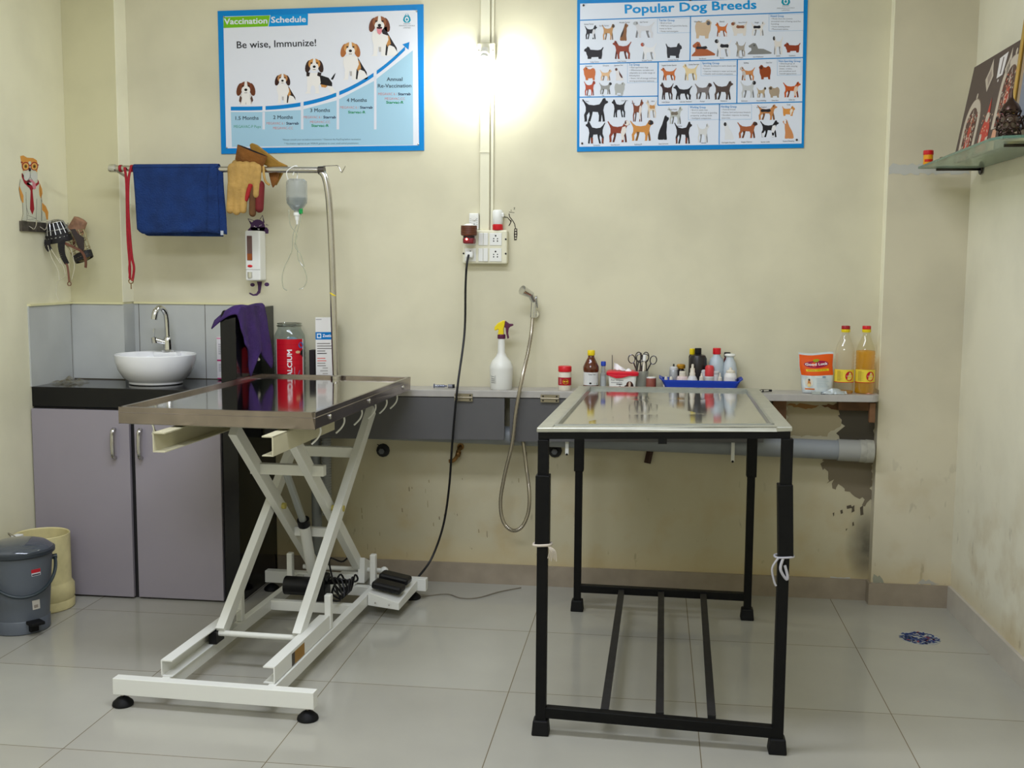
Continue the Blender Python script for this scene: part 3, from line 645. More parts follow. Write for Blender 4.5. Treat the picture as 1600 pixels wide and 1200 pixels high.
a=Art(); a.poly([(50,-52),(1570,-92),(1541,972),(48,998)],PB,0)
a.poly([(70,24),(1540,-12),(1526,944),(64,966)],(222,228,240),1)
for x0,y0,x1,y1,w in ((66,134,1542,80,7),(66,422,1540,378,7),(796,108,792,400,7),(583,408,581,692,7),(66,640,583,632,7),(581,692,1530,670,7),(1104,392,1100,678,7),(986,684,984,950,6)): a.line(x0,y0,x1,y1,w,PB,2)
a.text('Popular Dog Breeds',366,88,58,PB2,w=862,L=3,ang=.036,bold=2.6)
def box(x0,y0,x1,y1,t,lines,tc=(70,140,200)):
    for p in ((x0,y0,x1,y0-3),(x0,y1,x1,y1-4),(x0,y0,x0,y1),(x1,y0-3,x1,y1-4)): a.line(*p,1.6,(90,160,210),2)
    a.text(t,x0+9,y0+18,14,tc,w=min(150,len(t)*8.0),L=3,bold=.4)
    n=len(lines); st=(y1-y0-24)/n
    for k,l in enumerate(lines): a.text(l,x0+14,y0+18+st*(k+.9),9.5,(70,74,84),w=min((x1-x0-20),len(l)*5.6),L=3)
box(578,122,794,218,'Terrier Group',['\u2022 Bred to hunt','\u2022 Will hunt and guard the family,','  home or farm','\u2022 Feisty and energetic'])
box(1312,94,1540,204,'Hound Group',['\u2022 Mostly share the common','  ancestral trait of being used for','  hunting','\u2022 Acute scenting power','\u2022 Phenomenal stamina'])
box(380,414,578,545,'Toy Group',['\u2022 Ideal apartment dogs','\u2022 Affectionate, sociable and','  adaptable to a wide range of','  lifestyles','\u2022 Smart, full of energy and have','  strong protective instincts'])
box(864,404,1100,498,'Sporting Group',['\u2022 Breeds developed to work closely with','  hunters','\u2022 Superior instincts in water and woods','\u2022 Likeable, well-rounded companions'])
box(1366,390,1524,496,'Non-Sporting Group',['\u2022 Diverse group of','  breeds with varying','  sizes, coats,','  personalities and','  overall appearance'])
box(782,694,985,790,'Working Group',['\u2022 Bred to assist man','\u2022 Good at jobs such as guarding','  property, pulling sleds','\u2022 Intelligent companions'])
box(986,690,1197,788,'Herding Group',['\u2022 Pastoral breed','\u2022 Gather, herd and protect livestock','\u2022 Excellent response to training','  exercise'])
D=[('st',140,258,85,95,BK,W2,'f',0),('st',255,262,88,108,TN,(70,56,44),'h',0),('si',357,268,62,116,(140,92,52),(60,48,40),'s',0),('st',488,248,150,112,W2,(180,184,190),'h',1),
('lo',160,388,130,82,BK,None,'',1),('st',345,388,130,124,RD,None,'',1),('st',520,390,112,115,(232,232,236),(176,80,56),'h',1),('lo',685,382,108,100,(44,44,50),None,'',0),
('fl',880,253,118,126,(206,180,150),(90,88,92),'h',0),('st',1000,240,86,95,OR,(236,226,220),'l',1),('lo',1115,235,112,100,(224,216,208),(140,84,54),'hs',1),('st',1240,234,100,96,(226,222,220),BK,'s',0),
('li',880,370,156,96,(172,92,50),BK,'s',0),('st',1010,372,118,120,(228,228,232),BK,'hs',1),('st',1125,372,72,104,(168,160,150),None,'',1),('li',1250,358,160,76,(132,132,130),None,'',0),('st',1370,358,70,126,(226,220,214),BK,'h',1),('lo',1465,345,110,66,RD,None,'',1),
('fl',130,528,88,88,(196,108,56),None,'',1),('st',238,530,82,76,(222,182,140),None,'',0),('si',325,530,70,84,(226,222,222),(90,50,44),'hs',1),('st',132,628,78,100,(180,76,44),(160,60,36),'h',0),('st',236,620,88,82,(150,150,148),BK,'h',0),('fl',330,624,76,84,(176,178,176),None,'',0),
('st',652,528,108,86,(200,108,48),None,'',1),('st',795,528,105,112,(228,206,160),None,'',1),('st',640,655,92,116,(62,38,34),None,'',1),('st',745,655,130,98,BK,None,'',1),('st',880,652,118,110,(120,112,112),(60,38,34),'h',0),('st',1010,655,138,126,(84,68,62),None,'',0),
('st',1170,528,106,92,(206,136,80),(196,190,188),'hf',1),('fl',1285,522,86,96,(150,68,26),(90,40,20),'h',1),('st',1175,642,108,116,(196,198,200),BK,'h',0),('st',1262,642,66,72,(186,164,132),BK,'h',0),('fl',1345,642,80,76,(170,152,130),(86,74,60),'h',1),('st',1462,640,122,106,(196,88,36),(226,200,180),'f',0),
('st',168,800,178,160,BK,None,'',0),('st',325,772,100,122,BK,None,'',1),('st',448,800,78,152,(132,70,44),(226,214,206),'f',0),('st',538,775,74,122,(222,206,186),(196,140,80),'s',1),('st',170,945,135,150,BK,(130,60,34),'l',1),('st',322,936,152,150,(140,60,36),(228,222,216),'fh',0),('st',475,926,162,142,(206,140,66),BK,'h',0),('si',615,920,84,162,(24,24,28),None,'',0),
('st',697,815,96,118,(186,188,182),(120,110,96),'s',0),('st',747,945,122,150,(40,32,32),(120,58,36),'l',0),('st',878,937,84,130,(214,214,214),None,'',0),
('si',1045,918,84,116,(220,222,226),BK,'h',1),('st',1170,908,140,112,(164,92,54),(60,44,40),'h',0),('st',1315,902,128,114,BK,(232,232,236),'fl',0),('lo',1440,762,86,66,(216,146,72),(232,222,210),'f',0),('st',1300,788,138,104,(196,132,78),BK,'s',0),('si',1440,912,82,128,(206,140,90),(232,228,230),'h',1)]
for d_ in D: dog(a,*d_)
CAP=[('Boston Terrier',128,160),('Border Terrier',228,170),('Airedale Terrier',362,148),('Bull Terrier',490,146),('Cesky Terrier',165,408),('Irish Terrier',345,404),('Russell Terrier',510,399),('Scottish Terrier',683,394),('Afghan Hound',845,142),('Basenji',1003,142),('Basset Hound',1138,148),('Beagle',1232,148),('Bloodhound',875,386),('Borzoi',1003,382),('Whippet',1126,378),('Irish Wolfhound',1240,374),('Saluki',1372,368),('Dachshund',1464,366),
('Pomeranian',126,436),('Chihuahua',238,432),('Japanese Chin',322,430),('Poodle',126,630),('Pug',220,628),('Maltese',332,628),('English Cocker Spaniel',655,430),('Golden Retriever',818,424),('Irish Setter',634,672),('Labrador Retriever',765,669),('Pointer',874,667),('Weimaraner',1015,664),('Bulldog',1162,414),('Chow Chow',1312,412),('Dalmatian',1150,664),('French Bulldog',1262,662),('Lhasa Apso',1352,660),('Shiba Inu',1462,656),
('Great Dane',104,667),('Cane Corso',362,662),('Boxer',420,680),('Akita',548,666),('Rottweiler',180,956),('Saint Bernard',300,953),('Bullmastiff',452,950),('Giant Schnauzer',618,946),('Siberian Husky',676,720),('Doberman',722,830),('Samoyed',882,940),('Old English Sheepdog',1044,938),('Belgian Malinois',1165,934),('Border Collie',1288,934),('Corgi',1440,688),('German Shepherd',1262,705),('Shetland Sheepdog',1440,928)]
for t,x,y in CAP: a.text(t,x,y+4,9,(44,44,50),w=len(t)*4.4,L=8,align='c',ang=.03)
logo(a,1422,0,4.2); 
for t,y,w in (('INDIAN',43,46),('IMMUNOLOGICALS',57,116),('LIMITED',71,52)): a.text(t,1422,y,8,(110,112,118),w=w,L=4,align='c',ang=.03)
T=Thing('dog_breeds_poster','blue-bordered "Popular Dog Breeds" poster right of the bulb','poster',(-.03,0,2.15))
b=MB(); b.prism([H2(*p) for p in ((50,-52),(1570,-92),(1541,972),(48,998))],lambda x,z:(x,-.0055,z),lambda x,z:(x,-.0001,z)); T.part(b.build('board',MATS['poster_edge_blue']))
T.part(a.build('printed_artwork',lambda x,y,L:(lambda p:(p[0],-.0057-.00012*L,p[1]))(H2(x,y))))
for x,y in ((92,36),(794,0),(82,944),(1494,920)): p=H2(x,y); T.part(MB().ball((p[0],-.0078,p[1]),.0045,10,6).build('screw',mat('dark_screw',(70,60,54),.4,.6)))

# ================================================================== LIFT TABLE (white)
C0=Vector((-1.478,-1.504,0)); RZ=-.037
T=Thing('grooming_lift_table','white scissor-lift grooming table with a stainless tray top','table')
def P_(nm,mb,m,par=None,label=None,bev=.0015): return T.part(mb.build(nm,m,bev),par,label)
P_('front_crossbar',MB().box(-.326,.328,-.018,.018,.040,.092),WHP)
P_('rear_crossbar',MB().box(-.335,.365,1.225,1.262,.040,.090),WHP)
for x,y in ((-.303,0),(.303,0),(-.315,1.25),(.304,1.247)):
    f=P_('leveling_foot',MB().lathe([(.030,0),(.033,.004),(.031,.012),(.018,.024),(.010,.028)],(x,y,0),20),RUB,bev=0,label='black rubber levelling foot')
    P_('threaded_rod',MB().cyl((x,y,.026),(x,y,.042),.006,n=10),STEEL,f,bev=0)
for s in (-1,1):
    P_('base_rail',MB().box(s*.175-.013,s*.175+.013,.018,1.226,.042,.085),WHP)
    # C channel guides
    x0,x1=(.143,.181) if s>0 else (-.193,-.155); web=(x1-.004,x1) if s>0 else (x0,x0+.004)
    y0=.045 if s>0 else .04
    g=MB().box(web[0],web[1],y0,.56,.0855,.1355).box(x0,x1,y0,.56,.1355,.1395).box(x0,x1,y0,.56,.0855,.0885); P_('lower_guide_channel',g,WHP,bev=0)
    x0,x1=(.150,.186) if s>0 else (-.205,-.165); web=(x1-.004,x1) if s>0 else (x0,x0+.004)
    g=MB().box(web[0],web[1],.05,.62,.834,.858).box(web[0],web[1],.05,.62,.80,.834).box(x0,x1,.05,.62,.855,.859).box(x0,x1,.05,.62,.797,.800); P_('upper_guide_channel',g,CRM,bev=0)
    xb=.137*s; P_('outer_scissor_arm',MB().beam((xb,.36,.125),(xb,1.225,.790),.030,.046,(0,1,0)),WHP)
    xa=.098*s-.005; P_('inner_scissor_arm',MB().beam((xa,.42,.818),(xa,1.20,.125),.030,.046,(0,1,0)),WHP)
    P_('pivot_pin',MB().cyl((s*.072-.003,.81,.470),(s*.155,.81,.470),.012,n=16),mat('yellowed_bushing',(190,176,90),.5),bev=0)
    P_('nylon_slider',MB().box(s*.158-.014,s*.158+.014,.335,.40,.0886,.132),BLK)
P_('upper_crossbar',MB().box(-.125,.15,.60,.63,.630,.668),WHP)
P_('rear_upper_crossbar',MB().box(-.122,.122,1.02,1.05,.625,.665),WHP)
P_('lower_crossbar',MB().box(-.088,.080,.93,.955,.325,.36),WHP)
P_('base_crossbar',MB().box(-.162,.162,.86,.885,.045,.083),WHP)
P_('base_crossbar',MB().box(-.162,.162,1.10,1.13,.045,.083),WHP)
P_('axle_rod',MB().cyl((-.15,.36,.122),(.15,.36,.122),.010,n=14),WHP,bev=0)
P_('axle_rod',MB().cyl((-.15,1.19,.128),(.19,1.19,.128),.010,n=14),WHP,bev=0)
P_('hinge_bracket',MB().hexa([(.10,1.14,.0855),(.128,1.14,.0855),(.128,1.22,.0855),(.10,1.22,.0855),(.10,1.15,.19),(.128,1.15,.19),(.128,1.22,.16),(.10,1.22,.16)]).box(.03,.10,1.10,1.15,.0855,.13),WHP)
P_('grease_knob',MB().ball((.198,1.19,.128),.017,14,10),WHP,bev=0)
for x,y in ((-.168,1.09),(.170,1.13),(.172,.575),(-.172,.60)): P_('support_post',MB().box(x-.012,x+.012,y-.014,y+.014,.0855,.212),WHP,bev=.004)
P_('actuator_tube',MB().cyl((-.035,.98,.17),(-.03,.88,.39),.021,n=16),WHP,bev=0)
P_('actuator_rod',MB().cyl((-.03,.88,.39),(-.028,.70,.622),.014,n=16),mat('grey_rod',(176,180,178),.3,.5),bev=0)
P_('actuator_collar',MB().cyl((-.03,.885,.38),(-.03,.872,.405),.024,n=16),BLK,bev=0)
m=P_('drive_motor',MB().cyl((-.115,.90,.135),(.0,.90,.135),.036,n=24),BLK,bev=0,label='black cylindrical drive motor')
P_('gearbox',MB().box(.0,.055,.865,.94,.087,.185),BLK,m,bev=.006)
b=MB(); rnd=random.Random(9)
for k in range(7):
    y=.90+.02*k; P=smoothpts([(.055,.90,.15),(.08+.01*k,y-.03,.185-.008*k),(.11+.005*k,y-.04,.13+.006*k),(.125,y-.06,.105),(.10,y-.09,.12+.01*k),(.07,.93,.13)],6); b.tube(P,.004,6)
P_('cable_bundle',b,BLK,bev=0)
P_('cable_bundle',MB().tube(smoothpts([(.07,.92,.16),(.03,1.0,.22),(.06,1.08,.19),(.10,1.12,.24)],6),.0035,6),BLK,bev=0)
# foot pedal box
p=P_('pedal_box',MB().hexa([(.190,.985,.045),(.325,.955,.042),(.330,1.22,.045),(.190,1.22,.045),(.190,.985,.098),(.325,.955,.070),(.330,1.22,.086),(.190,1.22,.104)]),WHP)
for k,(y0) in enumerate((.985,1.085)):
    Mx=Matrix.Translation((.262,y0+.045,.112+.006*k))@Matrix.Rotation(.16,4,'Y')@Matrix.Rotation(-.06,4,'Z')
    P_('foot_pedal',MB().box(-.062,.062,-.035,.035,-.014,.016,M=Mx),BLK,p,bev=.01,label='black rubber foot pedal')
for x in (.225,.285): P_('screw',MB().ball((x,(.977-(x-.19)*.222),.062),.0035,8,6),STEEL,p,bev=0)
# gold rating plate
a=Art(); a.rect(.19,.088,.305,.130,(150,108,28),0).rect(.19,.088,.216,.130,(60,52,40),1)
T.part(a.build('rating_plate',lambda u,v,L:(.1814+.0002*L,u,v)),label='gold rating plate on the rail')
# top : inner frame, tray, side skirt
x0,x1,y0,y1,zt=-.378,.280,.160,1.306,.920
P_('under_frame',MB().box(x0+.025,x1-.025,y0+.02,y0+.05,.862,.905).box(x0+.025,x1-.025,y1-.05,y1-.02,.862,.905).box(x0+.02,x0+.05,y0+.02,y1-.02,.862,.905).box(x1-.05,x1-.02,y0+.02,y1-.02,.862,.905),CRM)
STT=mat('polished_steel_sheet',(200,198,192),.085,1,noise=.05,nscale=5,bump=.02,bscale=5)
b=MB().box(x0+.012,x1-.012,y0+.012,y1-.012,.903,.909)
for k in range(1): pass
P_('tray_sheet',b,STT,bev=0)
b=MB().box(x0,x0+.013,y0,y1,.866,zt).box(x1-.013,x1,y0,y1,.866,zt).box(x0,x1,y0,y0+.013,.866,zt).box(x0,x1,y1-.013,y1,.866,zt)
b.box(x0-.001,x1+.001,y0-.001,y0+.002,.901,.904).box(x1-.002,x1+.001,y0,y1,.901,.904)
P_('steel_skirt',b,mat('stained_steel_skirt',(150,140,136),.2,1,noise=.2,nscale=9),bev=.002)
for y in (.30,.73,1.19): P_('bolt_head',MB().ball((x1+.001,y,.889),.009,14,8,sc=(.5,1,1)),CHR,bev=0)
for y in (.26,.50,.70,.87,1.02,1.17): P_('tie_hook',MB().tube(smoothpts([(x1-.02,y,.863),(x1-.018,y,.845),(x1-.026,y-.005,.825),(x1-.045,y-.01,.805)],5),.003,8),WHP,bev=0)
P_('tie_hook',MB().tube(smoothpts([(x0+.10,y0+.03,.863),(x0+.105,y0+.03,.845),(x0+.10,y0+.028,.83)],5),.0035,8).tube([(x0+.105,y0+.03,.845),(x0+.118,y0+.028,.828)],.0035,8),CHR,bev=0)
T.place(C0,RZ)
RM_=Matrix.Translation(C0)@Matrix.Rotation(RZ,4,'Z')
def LW(x,y,z): return RM_@Vector((x,y,z))
# grooming arm
T=Thing('hanging_stand','tall chrome pole clamped to lift table with long horizontal rail','stand',(-1.46,-.245,.92))
YR=-.243
pole=[(-1.456,YR,.909),(-1.461,YR,1.10),(-1.468,YR,1.415),(-1.475,YR,1.60),(-1.484,YR,1.69),(-1.495,YR,1.735),(-1.508,YR,1.752)]
T.part(MB().tube(smoothpts(pole,6),.0135,16).build('pole',STEEL))
T.part(MB().cyl((-2.412,YR,1.772),(-1.507,YR,1.760),.0125,n=16).build('rail',STEEL))
T.part(MB().lathe([(.016,0),(.017,.004),(.017,.026),(.0125,.03)],(0,0,0),16,M=Matrix.Translation((-2.418,YR,1.772))@Matrix.Rotation(PI/2,4,'Y')).build('end_cap',CHR))
T.part(MB().cyl((-2.402,YR+.0,1.772),(-2.408,-.112,1.745),.006,n=8).build('wall_rest',STEEL))
T.part(MB().cyl((-1.520,YR,1.759),(-1.494,YR,1.760),.0165,n=16).build('joint_collar',mat('dark_collar',(84,78,72),.3,.8)))
T.part(MB().lathe([(.022,0),(.022,.012),(.015,.016)],(-1.456,YR,.9095),16).build('pole_socket',STEEL))
T.part(MB().tube(smoothpts([(-1.500,YR,1.776),(-1.455,YR,1.778),(-1.437,YR,1.776),(-1.425,YR,1.752),(-1.418,YR,1.757),(-1.408,YR,1.776)],4),.0022,6).build('wire_hook',STEEL))
T.part(MB().lathe([(.0145,0),(.0155,.003),(.0145,.006)],(0,0,0),14,M=Matrix.Translation((-1.466,YR,1.256))@Matrix.Rotation(.6,4,'Y')).build('rubber_band',YEL))

# ================================================================== BLACK BENCH
T=Thing('examination_table','black square-tube examination table with a flat metal top','table',(-.12,-.92,0))
cor=[(-.483,-1.525,.916),(.228,-1.552,.941),(.252,-.302,.912),(-.446,-.302,.908)]
def tp(u,v,w):
    a_,b_,c_,d_=[Vector(c) for c in cor]; p=a_*(1-u)*(1-v)+b_*u*(1-v)+c_*u*v+d_*(1-u)*v; return p+Vector((0,0,w))
def slab(u0,u1,v0,v1,w0,w1,mb): return mb.hexa([tp(u0,v0,w0),tp(u1,v0,w0),tp(u1,v1,w0),tp(u0,v1,w0),tp(u0,v0,w1),tp(u1,v0,w1),tp(u1,v1,w1),tp(u0,v1,w1)])
TOPM=mat('scuffed_metal_top',(190,190,184),.085,.92,noise=.05,nscale=4,bump=.02,bscale=4)
b=MB(); slab(.055,.945,.035,.965,-.012,-.007,b); T.part(b.build('tray_sheet',TOPM))
EDG=mat('dull_metal_border',(176,176,164),.34,.6,noise=.08,nscale=25)
b=MB(); slab(0,.062,0,1,-.014,0,b); slab(.938,1,0,1,-.014,0,b); slab(.062,.938,0,.04,-.014,0,b); slab(.062,.938,.96,1,-.014,0,b); T.part(b.build('border',EDG,.003))
b=MB()
for u0,u1,v0,v1 in ((.062,.074,.04,.96),(.926,.938,.04,.96),(.062,.938,.04,.052),(.062,.938,.948,.96)): slab(u0,u1,v0,v1,-.012,.002,b)
T.part(b.build('inner_bead',GALV,.002))
b=MB()
for u0,u1,v0,v1 in ((.006,.994,.004,.028),(.006,.994,.972,.996),(.006,.05,.028,.972),(.95,.994,.028,.972)): slab(u0,u1,v0,v1,-.034,-.0145,b)
slab(.486,.52,0.0,.03,-.048,-.034,b); T.part(b.build('top_frame',BLKM))
feet=[(-.464,-1.508),(.217,-1.536),(-.440,-.322),(.231,-.332)]
ztop=[.881,.906,.872,.877]
for i,(x,y) in enumerate(feet):
    fr=i<2; w=.015
    if fr:
        b=MB().beam((x,y,.03),(x,y,ztop[i]),.031,.031,(0,1,0)); l=T.part(b.build('leg',BLKM,.002))
        lean=0 if i==0 else .003
        T.part(MB().beam((x+lean*1.6,y-.002,.576),(x-lean,y-.002,.778),.041,.041,(0,1,0)).build('sleeve',BLKM,.002),l)
    else:
        l=T.part(MB().beam((x,y,.03),(x,y,.60),.029,.029,(0,1,0)).build('leg',BLKM,.002))
        T.part(MB().beam((x,y,.570),(x,y,ztop[i]),.038,.038,(0,1,0)).build('sleeve',BLKM,.002),l)
    T.part(MB().hexa([(x-.026,y-.026,0),(x+.026,y-.026,0),(x+.026,y+.026,0),(x-.026,y+.026,0),(x-.022,y-.022,.045),(x+.022,y-.022,.045),(x+.022,y+.022,.045),(x-.022,y+.022,.045)]).build('foot_cap',RUB,.004),l,'black rubber foot cap')
T.part(MB().beam((-.449,-1.508,.068),(.204,-1.535,.060),.03,.032).build('front_stretcher',BLKM,.002))
T.part(MB().beam((-.426,-.322,.092),(.217,-.332,.090),.03,.030).build('rear_stretcher',BLKM,.002))
for xa,xb in ((-.277,-.263),(-.116,-.106),(.034,.059)): T.part(MB().beam((xa,-1.50,.077),(xb,-.335,.092),.024,.012).build('shelf_slat',mat('worn_black_slat',(32,31,32),.5,noise=.35,nscale=30),.001))
RAG=mat('rag_cloth',(186,176,160),.9,noise=.1)
for i,(x,y,l) in enumerate(((-.464,-1.508,'frayed beige rag tied round the left front table leg'),(.219,-1.535,'pale grey cord looped round the right front table leg'))):
    b=MB(); z=.572
    pts=[(x+sx*.021,y+sy*.021,z+dz) for sx,sy,dz in ((-1,-1,0),(1,-1,.003),(1,1,.0),(-1,1,-.002))]; b.tube(smoothpts(pts,5,True),.004 if i==0 else .003,8,closed=True)
    if i==0:
        for k in range(6): b.tube(smoothpts([(x+.018,y-.022,z),(x+.024+.003*k,y-.026,z-.012),(x+.018+.005*k,y-.024,z-.035-.004*(k%3))],4),.0016,6)
    else:
        b.tube(smoothpts([(x-.005,y-.024,z),(x-.012,y-.03,z-.03),(x+.004,y-.028,z-.058),(x+.008,y-.028,z-.05),(x,y-.026,z-.02)],5),.004,8)
        b.tube(smoothpts([(x-.018,y-.024,z),(x-.034,y-.024,z-.03),(x-.028,y-.024,z-.065),(x-.022,y-.024,z-.08)],5),.003,8)
    tag(b.build('cord_tie' if i else 'rag_tie',RAG if i==0 else mat('grey_cord',(170,168,172),.8)),l,'tie')

# ================================================================== HANGING THINGS
# blue towel folded over the rail
TOW=mat('blue_microfibre',(20,50,104),.95,noise=.22,nscale=16,bump=.6,bscale=160)
def towel(x0,x1,ztop,zl_,zr,yoff,side,amp,ph,corner=.02):
    def f(u,v):
        x=x0+(x1-x0)*u; zb=zl_+(zr-zl_)*u
        if u<.08: zb+=corner*(1-u/.08)**2
        z=ztop-(ztop-zb)*v; y=YR+side*(.016+yoff)+amp*sin(u*9+ph)*v+.004*sin(u*23+ph*2+v*4)*v
        return (x+(.012*v if side<0 else .004*v)*(1-u),y,z)
    return f
b=MB(); b.grid(towel(-2.308,-1.942,1.772,1.500,1.512,.0,-1,.006,.3),36,16)
b.grid(lambda u,v:(-2.308+(.366)*u,YR+.017*sin(PI*(v-.5)),1.772+.014*cos(PI*(v-.5))),36,8)
b.grid(towel(-2.300,-1.935,1.772,1.494,1.492,.002,1,.006,1.1),36,16)
o=b.build('blue_towel',TOW); s=o.modifiers.new('s','SOLIDIFY'); s.thickness=.005; s.offset=0
tag(o,'dark blue microfibre towel folded over the left end of the chrome rail','towel')
fl=MB(); fl.grid(lambda u,v:(-1.972+.020*v*(1-u)*-1+.045*u+.012*v*u,YR-.026+.030*u-.004*sin(v*6),1.785-.275*v-.01*u),8,16); o2=fl.build('towel_flap',TOW); s=o2.modifiers.new('s','SOLIDIFY'); s.thickness=.005
o2.parent=o
tg=MB().box(-1.934,-1.922,YR-.018,YR-.016,1.497,1.515).build('care_tag',mat('grey_tag',(170,176,184),.7)); tg.parent=o; tg['label']='small grey care tag'
# red leash
T=Thing('dog_leash','red nylon dog leash hanging at the far left end of the rail','leash',(-2.33,YR,1.5))
LE=mat('red_nylon',(154,16,34),.7,noise=.15,nscale=80)
b=MB()
def strap(pts,w,t=.003):
    P=smoothpts(pts,6)
    for p,q in zip(P,P[1:]): b.beam(p,q,w,t,(0,1,0))
strap([(-2.344,YR-.016,1.775),(-2.337,YR-.018,1.70),(-2.338,YR-.02,1.50),(-2.332,YR-.02,1.37),(-2.334,YR-.02,1.315)],.010)
strap([(-2.316,YR-.016,1.775),(-2.327,YR-.019,1.72),(-2.330,YR-.023,1.60),(-2.322,YR-.022,1.42),(-2.313,YR-.022,1.36),(-2.322,YR-.022,1.305)],.010)
strap([(-2.322,YR-.024,1.42),(-2.333,YR-.024,1.36),(-2.330,YR-.022,1.31)],.008)
T.part(b.build('webbing',LE))
for x in (-2.368,-2.318):
    b=MB(); b.lathe([(.0135,-.006),(.0150,-.005),(.0150,.005),(.0135,.006)],(0,0,0),16,M=Matrix.Translation((x,YR,1.771))@Matrix.Rotation(PI/2,4,'Y'),cap0=False,cap1=False); T.part(b.build('rail_loop',LE))

T.part(MB().tube([(-2.328+.010*cos(t),YR-.022,1.305+.010*sin(t)) for t in [2*PI*k/12 for k in range(12)]],.002,6,closed=True).cyl((-2.328,YR-.022,1.295),(-2.328,YR-.022,1.272),.002,n=6).build('swivel_ring',BRASS))

# leather gloves
def capsule(mb,p,q,r1,r2,sy=.6,n=12):
    p=Vector(p)+Vector((.018,0,0));q=Vector(q)+Vector((.018,0,0)); mb.tube([p,p.lerp(q,.5),q],[r1,(r1+r2)/2,r2],n); mb.ball(p,r1,12,8); mb.ball(q,r2,12,8)
def fuse(o,vox=.0035,sm=4):
    r=o.modifiers.new('r','REMESH'); r.mode='VOXEL'; r.voxel_size=vox; r.use_smooth_shade=True
    s=o.modifiers.new('s','SMOOTH'); s.iterations=sm; s.factor=.5; return o
GL1=mat('tan_leather',(176,140,76),.85,noise=.22,nscale=14,bump=.5,bscale=70); GL2=mat('brown_leather',(122,76,26),.85,noise=.28,nscale=16,bump=.5,bscale=60); GL3=mat('maroon_leather',(112,28,30),.8,noise=.2); GL4=mat('dark_lining',(30,28,30),.95); GL5=mat('soiled_leather',(96,64,34),.9,noise=.3,nscale=20)
GX=.018
T=Thing('leather_glove','tan leather work glove draped over the rail with fingers pointing down','glove',(-1.85,YR,1.77),'leather work gloves on the chrome rail')
b=MB(); y=YR-.032
for (xa,za,xb,zb,r1,r2) in ((-1.893,1.70,-1.902,1.598,.019,.0155),(-1.868,1.70,-1.874,1.592,.019,.0155),(-1.842,1.70,-1.846,1.598,.018,.0145)): capsule(b,(xa,y,za),(xb,y-.004,zb),r1,r2)
for (xa,za,xb,zb,r) in ((-1.888,1.765,-1.888,1.69,.024),(-1.86,1.772,-1.860,1.69,.024),(-1.832,1.772,-1.835,1.70,.024),(-1.803,1.772,-1.812,1.715,.022),(-1.785,1.768,-1.790,1.66,.017)): capsule(b,(xa,y+.004,za),(xb,y,zb),r,r*.9)
capsule(b,(-1.888,YR,1.787),(-1.795,YR,1.787),.017,.017)
T.part(fuse(b.build('hand',GL1)))
b=MB(); capsule(b,(-1.812,y-.006,1.698),(-1.832,y-.006,1.640),.011,.009); T.part(fuse(b.build('red_gusset',mat('red_leather',(160,30,30),.8)),.003,2),label='red finger gusset')
b=MB(); capsule(b,(-1.806,y+.006,1.69),(-1.808,y,1.585),.016,.015); T.part(fuse(b.build('thumb',GL5)),label='dark soiled thumb')
T=Thing('leather_glove','brown leather work glove behind, its open cuff tilted up above the rail','glove',(-1.78,YR,1.80),'leather work gloves on the chrome rail')
b=MB(); capsule(b,(-1.778,y+.012,1.70),(-1.782,y+.008,1.605),.019,.018); T.part(fuse(b.build('finger',GL3)),label='maroon leather finger')
# open cuff : flattened tube
def cuff(p0,p1,w,d,m_out,m_in,name,T,tilt):
    p0=Vector(p0);p1=Vector(p1); ax=(p1-p0).normalized(); sd=Vector(tilt).normalized(); sd=(sd-ax*sd.dot(ax)).normalized(); nn=ax.cross(sd)
    b=MB(); R=[]
    for k in range(9):
        t=k/8; c=p0.lerp(p1,t); ww=w*(.88+.12*t); dd=d*(.5+.5*t)
        R.append([c+sd*(ww*cos(a_))+nn*(dd*sin(a_)*(1+.15*sin(3*a_))) for a_ in [2*PI*i/28 for i in range(28)]])
    b.rings(R,0,True,True,False)
    Ri=[[p0.lerp(p1,.995-t*.5)+sd*(w*.93*(1-.1*t)*cos(a_))+nn*(d*.8*(1-.4*t)*sin(a_)) for a_ in [2*PI*i/28 for i in range(28)]] for t in (0,.5,1)]
    b.rings(Ri,1,True,False,True)
    return T.part(b.build(name,[m_out,m_in]))
cuff((-1.812,YR-.012,1.782),(-1.789,YR-.022,1.838),.066,.017,GL2,GL4,'cuff',T,(1,.1,-.42))
b=MB()
b.prism([(-1.748,1.79),(-1.728,1.705),(-1.722,1.690),(-1.700,1.72),(-1.690,1.77),(-1.72,1.80)],lambda x,z:(x,YR+.018,z),lambda x,z:(x,YR+.030,z)); T.part(b.build('palm_back',GL2,.005))
T=Thing('leather_glove','olive-tan leather work glove folded at the back with cuff pointing right','glove',(-1.72,YR+.03,1.80),'leather work gloves on the chrome rail')
b=MB(); P=[(-1.818,1.866),(-1.808,1.874),(-1.79,1.867),(-1.70,1.800),(-1.660,1.781),(-1.668,1.775),(-1.73,1.775),(-1.80,1.80)]
b.prism(P,lambda x,z:(x,YR+.016,z),lambda x,z:(x,YR+.045,z)); T.part(b.build('cuff',mat('olive_leather',(150,112,40),.85,noise=.22,nscale=18,bump=.4),.007))
b=MB().prism([(-1.716,1.78),(-1.668,1.778),(-1.712,1.702),(-1.722,1.706)],lambda x,z:(x,YR+.034,z),lambda x,z:(x,YR+.046,z)); T.part(b.build('hand',MATS['olive_leather'],.004))
b=MB().tube(smoothpts([(-1.745,YR-.02,1.775),(-1.742,YR-.024,1.74),(-1.735,YR-.022,1.712),(-1.72,YR-.02,1.70)],4),.005,6); T.part(b.build('wrist_tape',GL1))

